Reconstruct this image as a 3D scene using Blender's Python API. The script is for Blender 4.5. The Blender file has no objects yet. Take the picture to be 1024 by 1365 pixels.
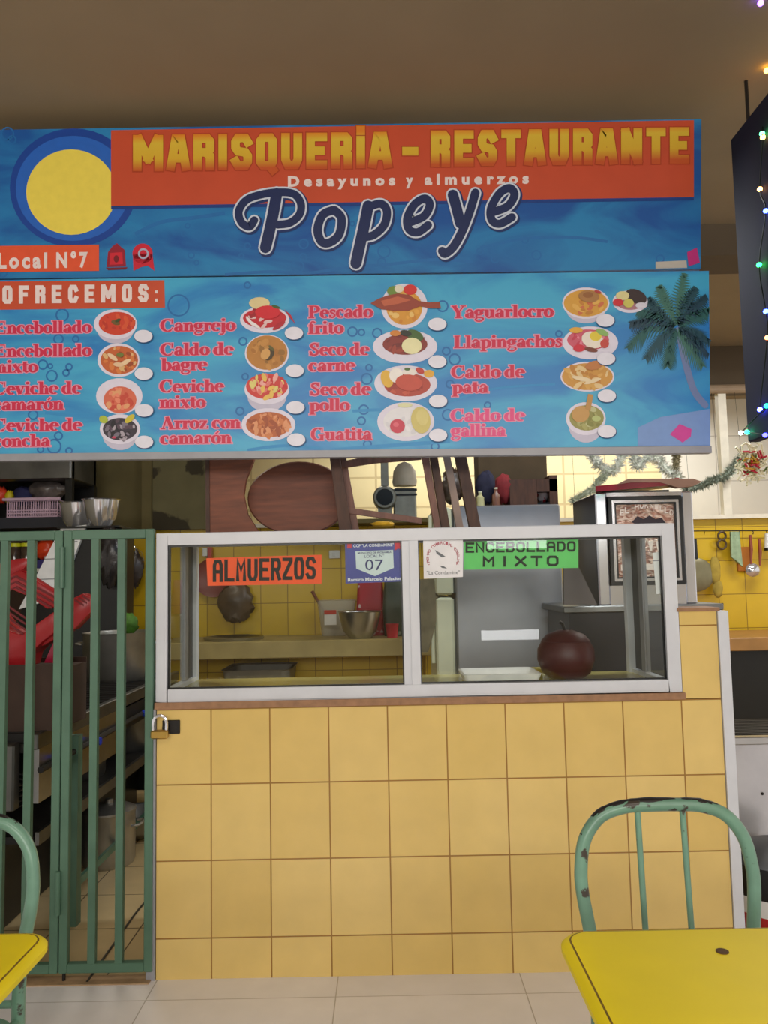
import bpy, bmesh, math, random
from mathutils import Vector, Matrix
random.seed(7)
sc = bpy.context.scene
COL = sc.collection

# ------------------------------------------------------------------ camera
CP = Vector((.6061, -2.7614, 1.3150)); PIT, ROL, YAW = .0817, -.0197, -.0015; FPX = 1064.0
_f = Vector((math.sin(YAW)*math.cos(PIT), math.cos(YAW)*math.cos(PIT), math.sin(PIT)))
_r0 = Vector((math.cos(YAW), -math.sin(YAW), 0)); _u0 = _r0.cross(_f)
_r = math.cos(ROL)*_r0 + math.sin(ROL)*_u0; _u = -math.sin(ROL)*_r0 + math.cos(ROL)*_u0
cam = bpy.data.objects.new('camera', bpy.data.cameras.new('camera')); COL.objects.link(cam)
cam.data.sensor_fit = 'VERTICAL'; cam.data.sensor_height = 36; cam.data.lens = FPX/1365*36
cam.data.clip_start = .02
cam.matrix_world = Matrix(((_r.x, _u.x, -_f.x, CP.x), (_r.y, _u.y, -_f.y, CP.y), (_r.z, _u.z, -_f.z, CP.z), (0, 0, 0, 1)))
sc.camera = cam

# ------------------------------------------------------------------ world, lights, exposure
sc.view_settings.view_transform = 'Standard'; sc.view_settings.look = 'None'
sc.view_settings.gamma = 1; sc.view_settings.use_curve_mapping = False
sc.view_settings.exposure = 0.0
w = bpy.data.worlds.new('world'); sc.world = w; w.use_nodes = True
bg = w.node_tree.nodes['Background']; bg.inputs[0].default_value = (1.0, .96, .9, 1); bg.inputs[1].default_value = .86

def area(name, loc, rot, sx, sy, power, col=(1, 1, 1)):
    l = bpy.data.lights.new(name, 'AREA'); l.shape = 'RECTANGLE'; l.size = sx; l.size_y = sy
    l.energy = power; l.color = col
    o = bpy.data.objects.new(name, l); COL.objects.link(o); o.location = loc; o.rotation_euler = rot
    return o
WARM = (1, .9, .74); COOL = (.93, .97, 1)
area('hall_tube_light', (.4, -3.1, 2.85), (0, 0, 0), 1.3, .3, 22, (1, .96, .88))
area('hall_tube_light', (2.3, -3.0, 2.85), (0, 0, 0), 1.3, .3, 16, (1, .96, .88))
area('hall_window_light', (.8, -7.6, 2.45), (math.radians(84), 0, 0), 6, .9, 205, (1, .97, .93))
area('low_glass_streak_light', (2.23, -7.9, .52), (math.radians(90), 0, 0), .76, .13, 3.2, (1, 1, 1))  # added lamp behind the camera, makes the low white strip in the case glass
area('high_glass_streak_light', (2.36, -7.9, 1.72), (math.radians(90), 0, 0), .8, .11, 2.6, (1, 1, 1))  # added lamp behind the camera, mirrored as a white streak over the green sign
area('kitchen_area_light', (1.55, .75, 2.8), (0, 0, 0), 1.2, .15, 24, COOL)
area('kitchen_area_light', (-.85, 1.2, 2.85), (0, 0, 0), .6, .12, 12, WARM)  # added unseen lamp, placed to brighten the white board and pots
area('stall_tube_light', (3.3, 2.0, 2.85), (0, 0, 0), 1.2, .15, 34, (1, .97, .9))
area('corridor_tube_light', (2.0, 4.4, 2.9), (0, 0, 0), 3.5, .3, 52, (1, .97, .88))

# ------------------------------------------------------------------ pixel of the photograph -> point of the place
def at(px, py, Y=None, Z=None, X=None):
    d = _f*FPX + _r*(px-512) - _u*(py-682.5)
    t = (Y-CP.y)/d.y if Y is not None else ((Z-CP.z)/d.z if Z is not None else (X-CP.x)/d.x)
    return CP + d*t
def ppm(Y): return FPX/(Y-CP.y)          # pixels per metre at depth Y

# ------------------------------------------------------------------ materials
def lin(c):
    c /= 255.0
    return c/12.92 if c <= .04045 else ((c+.055)/1.055)**2.4
def L3(c): return (lin(c[0]), lin(c[1]), lin(c[2]), 1)
MATS = {}
def pm(name, col, rough=.5, metal=0, var=.08, scale=14, bump=0, spots=None, spot_at=.62, spot_scale=30, coat=0, stretch=(1, 1, 1)):
    """principled material with noise tint; spots = colour of worn / stained patches"""
    if name in MATS: return MATS[name]
    m = bpy.data.materials.new(name); m.use_nodes = True; nt = m.node_tree; N = nt.nodes; Lk = nt.links
    b = N['Principled BSDF']; b.inputs['Roughness'].default_value = rough; b.inputs['Metallic'].default_value = metal
    if coat: b.inputs['Coat Weight'].default_value = coat
    tc = N.new('ShaderNodeTexCoord'); mp = N.new('ShaderNodeMapping'); mp.inputs['Scale'].default_value = stretch
    Lk.new(tc.outputs['Object'], mp.inputs[0])
    nz = N.new('ShaderNodeTexNoise'); nz.inputs['Scale'].default_value = scale; nz.inputs['Detail'].default_value = 5
    Lk.new(mp.outputs[0], nz.inputs['Vector'])
    c = L3(col)
    rp = N.new('ShaderNodeValToRGB'); rp.color_ramp.elements[0].position = .3; rp.color_ramp.elements[1].position = .7
    rp.color_ramp.elements[0].color = tuple(x*(1-var) for x in c[:3])+(1,)
    rp.color_ramp.elements[1].color = tuple(min(1, x*(1+var)) for x in c[:3])+(1,)
    Lk.new(nz.outputs['Fac'], rp.inputs[0]); out = rp.outputs[0]
    if spots:
        n2 = N.new('ShaderNodeTexNoise'); n2.inputs['Scale'].default_value = spot_scale; n2.inputs['Detail'].default_value = 6
        Lk.new(tc.outputs['Object'], n2.inputs['Vector'])
        r2 = N.new('ShaderNodeValToRGB'); r2.color_ramp.elements[0].position = spot_at; r2.color_ramp.elements[1].position = spot_at+.03
        Lk.new(n2.outputs['Fac'], r2.inputs[0])
        mx = N.new('ShaderNodeMix'); mx.data_type = 'RGBA'
        Lk.new(r2.outputs[0], mx.inputs['Factor']); Lk.new(out, mx.inputs['A']); mx.inputs['B'].default_value = L3(spots)
        out = mx.outputs['Result']
    Lk.new(out, b.inputs['Base Color'])
    if bump:
        bp = N.new('ShaderNodeBump'); bp.inputs['Strength'].default_value = bump; bp.inputs['Distance'].default_value = .01
        Lk.new(nz.outputs['Fac'], bp.inputs['Height']); Lk.new(bp.outputs[0], b.inputs['Normal'])
    MATS[name] = m; return m
def tile(name, c1, c2, grout, bw, bh, ox, oy, axes='xz', mortar=.0025, rough=.25, var=.06):
    m = bpy.data.materials.new(name); m.use_nodes = True; nt = m.node_tree; N = nt.nodes; Lk = nt.links
    b = N['Principled BSDF']; b.inputs['Roughness'].default_value = rough
    g = N.new('ShaderNodeNewGeometry'); sp = N.new('ShaderNodeSeparateXYZ'); Lk.new(g.outputs['Position'], sp.inputs[0])
    cb = N.new('ShaderNodeCombineXYZ')
    for i, (a, o) in enumerate(zip(axes, (ox, oy))):
        ad = N.new('ShaderNodeMath'); ad.operation = 'SUBTRACT'; ad.inputs[1].default_value = o-40*(bw if i == 0 else bh)
        Lk.new(sp.outputs['xyz'.index(a)], ad.inputs[0]); Lk.new(ad.outputs[0], cb.inputs[i])
    br = N.new('ShaderNodeTexBrick'); br.offset = 0; br.squash = 1
    br.inputs['Scale'].default_value = 1; br.inputs['Brick Width'].default_value = bw; br.inputs['Row Height'].default_value = bh
    br.inputs['Mortar Size'].default_value = mortar; br.inputs['Mortar Smooth'].default_value = .2
    br.inputs['Color1'].default_value = L3(c1); br.inputs['Color2'].default_value = L3(c2); br.inputs['Mortar'].default_value = L3(grout)
    Lk.new(cb.outputs[0], br.inputs['Vector'])
    nz = N.new('ShaderNodeTexNoise'); nz.inputs['Scale'].default_value = 9; nz.inputs['Detail'].default_value = 6
    Lk.new(g.outputs['Position'], nz.inputs['Vector'])
    mr = N.new('ShaderNodeMapRange'); mr.inputs['To Min'].default_value = 1-var*1.6; mr.inputs['To Max'].default_value = 1+var*1.6
    Lk.new(nz.outputs['Fac'], mr.inputs[0])
    mx = N.new('ShaderNodeMix'); mx.data_type = 'RGBA'; mx.blend_type = 'MULTIPLY'; mx.inputs['Factor'].default_value = 1
    Lk.new(br.outputs['Color'], mx.inputs['A']); Lk.new(mr.outputs[0], mx.inputs['B']); Lk.new(mx.outputs['Result'], b.inputs['Base Color'])
    bp = N.new('ShaderNodeBump'); bp.inputs['Strength'].default_value = .4; bp.inputs['Distance'].default_value = .002; bp.invert = True
    Lk.new(br.outputs['Fac'], bp.inputs['Height']); Lk.new(bp.outputs[0], b.inputs['Normal'])
    MATS[name] = m; return m
def emis(name, col, s):
    m = bpy.data.materials.new(name); m.use_nodes = True; b = m.node_tree.nodes['Principled BSDF']
    b.inputs['Base Color'].default_value = L3(col); b.inputs['Emission Color'].default_value = L3(col); b.inputs['Emission Strength'].default_value = s
    MATS[name] = m; return m
def glass(name, tint=(.96, .98, .97), rough=0.0, refl=1.0):
    m = bpy.data.materials.new(name); m.use_nodes = True; nt = m.node_tree; N = nt.nodes
    for n in list(N): N.remove(n)
    o = N.new('ShaderNodeOutputMaterial'); t = N.new('ShaderNodeBsdfTransparent'); t.inputs[0].default_value = tint+(1,)
    g = N.new('ShaderNodeBsdfGlossy'); g.inputs['Roughness'].default_value = rough; g.inputs['Color'].default_value = (refl, refl, refl, 1)
    fr = N.new('ShaderNodeFresnel'); fr.inputs[0].default_value = 1.5
    mx = N.new('ShaderNodeMixShader'); ge = N.new('ShaderNodeNewGeometry'); ma = N.new('ShaderNodeMath'); ma.operation = 'MULTIPLY_ADD'
    ma.inputs[1].default_value = -1.0; ma.inputs[2].default_value = 1.0; nt.links.new(ge.outputs['Backfacing'], ma.inputs[0])
    mu = N.new('ShaderNodeMath'); mu.operation = 'MULTIPLY'; nt.links.new(ma.outputs[0], mu.inputs[0]); nt.links.new(fr.outputs[0], mu.inputs[1]); nt.links.new(mu.outputs[0], mx.inputs[0]); nt.links.new(t.outputs[0], mx.inputs[1])
    nt.links.new(g.outputs[0], mx.inputs[2]); nt.links.new(mx.outputs[0], o.inputs[0]); MATS[name] = m; return m
def film(name, col, op):
    m = bpy.data.materials.new(name); m.use_nodes = True; b = m.node_tree.nodes['Principled BSDF']
    b.inputs['Base Color'].default_value = L3(col); b.inputs['Alpha'].default_value = op; b.inputs['Roughness'].default_value = .25
    MATS[name] = m; return m

M_alu = pm('painted_aluminium', (206, 208, 214), .35, 0, .04)
M_alu2 = pm('grey_aluminium', (150, 150, 156), .4, 0, .06)
M_steel = pm('stainless_steel', (190, 190, 190), .28, 1, .1, 6)
M_steeld = pm('dull_steel', (120, 120, 118), .42, 1, .25, 5)
M_chrome = pm('chrome', (225, 225, 232), .14, .75, .03)
M_black = pm('black_enamel', (16, 17, 17), .35, 0, .2)
M_iron = pm('sooty_iron', (30, 27, 25), .55, .3, .4, 20)
M_green = pm('green_gate_paint', (80, 114, 94), .45, 0, .12, 10, .1)
M_chairg = pm('worn_green_paint', (104, 142, 122), .3, 0, .16, 14, .2, spots=(62, 54, 46), spot_at=.63, spot_scale=26)
M_wornd = pm('rubbed_dark_metal', (48, 44, 42), .45, .5, .3, 40)
M_yel = pm('yellow_table_paint', (236, 212, 2), .55, 0, .05, 6)
M_seam = pm('rubbed_brown_edge', (120, 92, 20), .6, 0, .3, 60)
M_brownw = pm('brown_wood', (118, 62, 36), .55, 0, .25, 9, .1, stretch=(1, 1, 7))
M_darkw = pm('dark_wood', (76, 46, 30), .6, 0, .3, 10, .1, stretch=(6, 1, 1))
M_card = pm('cardboard', (66, 48, 38), .8, 0, .15, 12)
M_red = pm('red_plastic', (176, 34, 40), .3, 0, .06)
M_white = pm('white_enamel', (226, 228, 226), .35, 0, .03)
M_cream = pm('cream_enamel', (214, 214, 184), .35, 0, .04)
M_greyside = pm('grey_fridge_side', (150, 150, 154), .38, .55, .08, 5)
M_conc = pm('olive_plaster', (112, 102, 66), .85, 0, .1, 6, .2)
M_peel = pm('peeling_plaster', (118, 112, 80), .85, 0, .1, 6, .2, spots=(66, 60, 44), spot_at=.585, spot_scale=3.2)
M_ceil = pm('ceiling_plaster', (146, 128, 100), .9, 0, .05, 3, .1)
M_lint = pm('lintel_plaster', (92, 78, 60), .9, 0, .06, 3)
M_far = tile('cream_shutter_panels', (238, 226, 182), (232, 220, 176), (204, 188, 146), .62, .30, 3.0, 1.7, 'xz', .012, .6, .02)
M_farw = tile('white_corridor_tiles', (236, 234, 226), (230, 228, 222), (196, 192, 186), .6, .45, 3.3, 1.75, 'xz', .006, .4, .02)
M_ctile = tile('yellow_counter_tiles', (216, 184, 106), (224, 194, 120), (150, 108, 46), .2, .25, 0, .13, 'xz', .0026, .22, .07)
M_btile = tile('yellow_kitchen_tiles', (206, 170, 30), (214, 178, 36), (140, 108, 18), .2, .25, -.13, .14, 'xz', .003, .3, .06)
M_floor = tile('pale_hall_tiles', (232, 228, 230), (238, 234, 236), (186, 178, 174), .6, .6, .42, -.13, 'xy', .002, .3, .05)
M_kfloor = tile('beige_kitchen_tiles', (200, 176, 130), (208, 184, 138), (92, 74, 48), .33, .33, -.36, .07, 'xy', .003, .35, .1)
M_glass = glass('clear_glass')
M_wood_sill = pm('brown_sill_wood', (150, 110, 78), .6, 0, .2, 30)
M_navy = pm('navy_sign_board', (5, 9, 44), .8, 0, .15, 5)
def fm(c, rough=.45):
    return pm('print_%d_%d_%d' % c, c, rough, 0, .04, 30)

# ------------------------------------------------------------------ mesh builder (world coordinates in)
ORI = {}
class MB:
    def __init__(s): s.v = []; s.f = []; s.m = []; s.slots = []; s.cur = 0
    def use(s, mat):
        if mat not in s.slots: s.slots.append(mat)
        s.cur = s.slots.index(mat); return s
    def add(s, vs, fs):
        o = len(s.v); s.v += [tuple(p) for p in vs]
        for f in fs: s.f.append([i+o for i in f]); s.m.append(s.cur)
        return s
    def box(s, x0, x1, y0, y1, z0, z1, c=0):
        if c:
            def ring(z, i): return [(x0+i+c, y0+i, z), (x1-i-c, y0+i, z), (x1-i, y0+i+c, z), (x1-i, y1-i-c, z), (x1-i-c, y1-i, z), (x0+i+c, y1-i, z), (x0+i, y1-i-c, z), (x0+i, y0+i+c, z)]
            return s.loft([ring(z0, c), ring(z0+c, 0), ring(z1-c, 0), ring(z1, c)], caps=True)
        v = [(x, y, z) for z in (z0, z1) for y in (y0, y1) for x in (x0, x1)]
        return s.add(v, [(0, 2, 3, 1), (4, 5, 7, 6), (0, 1, 5, 4), (2, 6, 7, 3), (0, 4, 6, 2), (1, 3, 7, 5)])
    def loft(s, loops, caps=True, closed=True):
        n = len(loops[0]); vs = [p for l in loops for p in l]; fs = []
        for k in range(len(loops)-1):
            for i in range(n if closed else n-1):
                j = (i+1) % n; fs.append((k*n+i, k*n+j, (k+1)*n+j, (k+1)*n+i))
        if caps: fs.append(tuple(reversed(range(n)))); fs.append(tuple((len(loops)-1)*n+i for i in range(n)))
        return s.add(vs, fs)
    def tube(s, path, r, n=10, caps=True):
        path = [Vector(p) for p in path]; loops = []; up = None
        for i, p in enumerate(path):
            t = (path[min(i+1, len(path)-1)]-path[max(i-1, 0)]).normalized()
            if up is None:
                a = Vector((0, 0, 1)) if abs(t.z) < .9 else Vector((0, 1, 0)); up = (a-t*a.dot(t)).normalized()
            else: up = (up-t*up.dot(t)).normalized()
            sd = t.cross(up); rr = r[i] if isinstance(r, (list, tuple)) else r
            loops.append([p+(up*math.cos(q)+sd*math.sin(q))*rr for q in [2*math.pi*k/n for k in range(n)]])
        return s.loft(loops, caps)
    def bar(s, a, b, w, d):
        """rectangular bar from a to b, w across x (or z), d across y"""
        a = Vector(a); b = Vector(b); t = (b-a).normalized(); y = Vector((0, 1, 0))
        if abs(t.y) > .9: y = Vector((1, 0, 0))
        y = (y-t*y.dot(t)).normalized(); x = t.cross(y)
        q = [x*w/2+y*d/2, -x*w/2+y*d/2, -x*w/2-y*d/2, x*w/2-y*d/2]
        return s.loft([[a+k for k in q], [b+k for k in q]])
    def lathe(s, prof, c, n=28, sy=1.0, cap0=True, cap1=False, axis='z'):
        loops = []
        for r, z in prof:
            l = []
            for k in range(n):
                q = 2*math.pi*k/n; a, b = r*math.cos(q), r*math.sin(q)*sy
                l.append((c[0]+a, c[1]+b, c[2]+z) if axis == 'z' else (c[0]+a, c[1]+z, c[2]+b))
            loops.append(l)
        s.loft(loops, caps=False); base = len(s.v)-n*len(prof)
        if cap0: s.f.append(list(range(base+n-1, base-1, -1))); s.m.append(s.cur)
        if cap1: e = len(s.v)-n; s.f.append(list(range(e, e+n))); s.m.append(s.cur)
        return s
    def blob(s, c, rx, ry, rz, jit=.0, n=14, seed=0):
        rnd = random.Random(seed); loops = []
        for i in range(1, n//2+2):
            t = math.pi*i/(n//2+2); l = []
            for k in range(n):
                q = 2*math.pi*k/n; j = 1+rnd.uniform(-jit, jit)
                l.append((c[0]+rx*math.sin(t)*math.cos(q)*j, c[1]+ry*math.sin(t)*math.sin(q)*j, c[2]-rz*math.cos(t)*j))
            loops.append(l)
        return s.loft(loops, True)
    def prism(s, pts, y0, y1):
        """outline of (x,z) pairs extruded along y"""
        n = len(pts); v = [(p[0], y0, p[1]) for p in pts]+[(p[0], y1, p[1]) for p in pts]
        return s.add(v, [tuple(range(n)), tuple(range(2*n-1, n-1, -1))]+[(i, i+n, (i+1) % n+n, (i+1) % n) for i in range(n)])
    def pxprism(s, poly, Y, depth):
        q = [at(x, y, Y=Y) for x, y in poly]
        return s.prism([(p.x, p.z) for p in q], Y, Y+depth)
    # ---- flat print on a plane Y
    def flat(s, poly, Y): return s.add([at(x, y, Y=Y) for x, y in poly], [tuple(range(len(poly)))])
    def ell(s, cx, cy, rx, ry, Y, n=26, rot=0):
        c, d = math.cos(rot), math.sin(rot)
        return s.flat([(cx+rx*math.cos(t)*c-ry*math.sin(t)*d, cy+rx*math.cos(t)*d+ry*math.sin(t)*c) for t in [2*math.pi*k/n for k in range(n)]], Y)
    def ringp(s, cx, cy, rx, ry, w, Y, n=24):
        vs = []; fs = []
        for k in range(n):
            t = 2*math.pi*k/n
            vs += [at(cx+(rx+e)*math.cos(t), cy+(ry+e)*math.sin(t), Y=Y) for e in (w/2, -w/2)]
            j = (k+1) % n; fs.append((2*k, 2*j, 2*j+1, 2*k+1))
        return s.add(vs, fs)
    def ribbon(s, pts, wd, Y, caps=True, mapf=None):
        n = len(pts); vs = []; mapf = mapf or (lambda x, y: (x, y)); s.k = getattr(s, 'k', 0)+1; Y -= 1e-5*(s.k % 60)
        ws = wd if isinstance(wd, (list, tuple)) else [wd]*n
        for i, p in enumerate(pts):
            a = pts[max(i-1, 0)]; b = pts[min(i+1, n-1)]; dx, dy = b[0]-a[0], b[1]-a[1]; l = math.hypot(dx, dy) or 1
            nx, ny = -dy/l*ws[i]/2, dx/l*ws[i]/2
            vs += [at(*mapf(p[0]+nx, p[1]+ny), Y=Y), at(*mapf(p[0]-nx, p[1]-ny), Y=Y)]
        s.add(vs, [(2*i, 2*i+1, 2*i+3, 2*i+2) for i in range(n-1)])
        if caps:
            for p, r in ((pts[0], ws[0]/2), (pts[-1], ws[-1]/2)):
                Y -= 4e-6
                s.add([at(*mapf(p[0]+r*math.cos(t), p[1]+r*math.sin(t)), Y=Y) for t in [2*math.pi*k/12 for k in range(12)]], [tuple(range(12))])
        return s
    def mitre(s, q, wd, Y):
        s.k = getattr(s, 'k', 0); Y0 = Y; h = wd/2
        q = [p for i, p in enumerate(q) if i == 0 or math.hypot(p[0]-q[i-1][0], p[1]-q[i-1][1]) > .2]
        closed = len(q) > 3 and math.hypot(q[0][0]-q[-1][0], q[0][1]-q[-1][1]) < .3
        if closed: q = q[:-1]
        if len(q) < 2: q = [(q[0][0], q[0][1]-.2), (q[0][0], q[0][1]+.2)] if len(q) == 1 else q
        n = len(q); d = []
        for i in range(n if closed else n-1):
            a, b = q[i], q[(i+1) % n]; l = math.hypot(b[0]-a[0], b[1]-a[1]) or 1; d.append(((b[0]-a[0])/l, (b[1]-a[1])/l))
        vs = []
        for i, p in enumerate(q):
            d1 = d[i] if (closed or i < n-1) else d[-1]; d0 = d[i-1] if (closed or i > 0) else d[0]
            nx, ny = -(d0[1]+d1[1]), d0[0]+d1[0]; l = math.hypot(nx, ny) or 1; nx /= l; ny /= l
            k = h/max(.55, -nx*d1[1]+ny*d1[0]); px, py = p
            if not closed and i == 0: px -= d1[0]*h; py -= d1[1]*h
            if not closed and i == n-1: px += d1[0]*h; py += d1[1]*h
            vs += [(px+nx*k, py+ny*k), (px-nx*k, py-ny*k)]
        m_ = n if closed else n-1
        for i in range(m_):
            s.k += 1; yy = Y0-1.4e-5*(s.k % 44)
            s.add([at(*vs[j], Y=yy) for j in (2*i, 2*i+1, (2*i+3) % (2*n), (2*i+2) % (2*n))], [(0, 1, 2, 3)])
        return s
    def build(s, name, mat=None, parent=None, smooth=None, bevel=0, sub=0):
        o0 = ORI.get(parent, Vector((0, 0, 0))) if parent else Vector((0, 0, 0))
        me = bpy.data.meshes.new(name); me.from_pydata([(p[0]-o0[0], p[1]-o0[1], p[2]-o0[2]) for p in s.v], [], s.f)
        ms = s.slots or [mat]
        for m in ms: me.materials.append(m)
        if s.slots:
            for p, i in zip(me.polygons, s.m): p.material_index = i
        bm = bmesh.new(); bm.from_mesh(me)
        if bevel or smooth: bmesh.ops.remove_doubles(bm, verts=bm.verts, dist=1e-5)
        if any(len(f.verts) > 4 for f in bm.faces) or bevel: pass
        if not getattr(s, 'isflat', False): bmesh.ops.recalc_face_normals(bm, faces=bm.faces)
        if bevel:
            bmesh.ops.bevel(bm, geom=[e for e in bm.edges if len(e.link_faces) == 2 and e.calc_face_angle(0) > .5], offset=bevel, segments=2, affect='EDGES', profile=.5)
        if smooth:
            for f in bm.faces: f.smooth = True
            for e in bm.edges:
                if len(e.link_faces) == 2 and e.calc_face_angle(0) > smooth: e.smooth = False
        bm.to_mesh(me); bm.free(); me.update()
        o = bpy.data.objects.new(name, me); COL.objects.link(o)
        if parent: o.parent = parent
        ORI[o] = o0
        return o
SM = .7
def tag(o, label, cat, group=None):
    o['label'] = label; o['category'] = cat
    if group: o['group'] = group
    return o
def thing(name, label, cat, loc=(0, 0, 0), group=None):
    o = bpy.data.objects.new(name, None); COL.objects.link(o); o.location = loc; o.empty_display_size = .05
    ORI[o] = Vector(loc); return tag(o, label, cat, group)
def struct(o): o['kind'] = 'structure'; return o
def solo(mb, name, mat, base, label, cat, group=None, **k):
    """a thing that is one mesh, origin at its base"""
    d = bpy.data.objects.new('tmp', None); ORI[d] = Vector(base)
    s = mb; o0 = Vector(base); s.v = [(p[0]-o0.x, p[1]-o0.y, p[2]-o0.z) for p in s.v]
    bpy.data.objects.remove(d)
    o = s.build(name, mat, None, **k); o.location = base; ORI[o] = o0
    return tag(o, label, cat, group)
def dup(root, loc, label, group=None, rz=0):
    r = root.copy(); COL.objects.link(r); r.location = loc; r.rotation_euler = (0, 0, rz); r['label'] = label
    if group: r['group'] = group
    for ch in list(root.children):
        c = ch.copy(); COL.objects.link(c); c.parent = r
        for g in ch.children:
            d = g.copy(); COL.objects.link(d); d.parent = c
    return r
def smooth_path(pts, k=6):
    out = []; n = len(pts)
    for i in range(n-1):
        p0, p1, p2, p3 = pts[max(i-1, 0)], pts[i], pts[i+1], pts[min(i+2, n-1)]
        for j in range(k):
            t = j/k; out.append(tuple(.5*(2*b+(c-a)*t+(2*a-5*b+4*c-d)*t*t+(3*b-a-3*c+d)*t**3) for a, b, c, d in zip(p0, p1, p2, p3)))
    out.append(tuple(pts[-1])); return out
def rrect(x0, x1, y0, y1, r, z, n=6, i=0):
    x0 += i; x1 -= i; y0 += i; y1 -= i; r = max(r-i, .001); out = []
    for cx, cy, a in ((x1-r, y1-r, 0), (x0+r, y1-r, 90), (x0+r, y0+r, 180), (x1-r, y0+r, 270)):
        for k in range(n+1):
            q = math.radians(a+90*k/n); out.append((cx+r*math.cos(q), cy+r*math.sin(q), z))
    return out

# ---- lettering: Blender's own font, fitted between photograph pixels on a plane Y
def letters(mb, txt, x0, yb, x1, cap, Y, bold=.0, spacing=1.0, slope=0.0, refcap='H'):
    cu = bpy.data.curves.new('t', 'FONT'); cu.body = txt; cu.offset = bold; cu.space_character = spacing; cu.resolution_u = 3
    ob = bpy.data.objects.new('t', cu); COL.objects.link(ob); dg = bpy.context.evaluated_depsgraph_get()
    me = bpy.data.meshes.new_from_object(ob.evaluated_get(dg)); bpy.data.objects.remove(ob); bpy.data.curves.remove(cu)
    xs = [v.co.x for v in me.vertices]; a, b = min(xs), max(xs); H = .73
    vs = []
    for v in me.vertices:
        px = x0+(v.co.x-a)/(b-a)*(x1-x0); py = yb-v.co.y/H*cap+slope*(px-x0); vs.append(at(px, py, Y=Y))
    mb.add(vs, [tuple(p.vertices) for p in me.polygons]); bpy.data.meshes.remove(me); return mb
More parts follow.
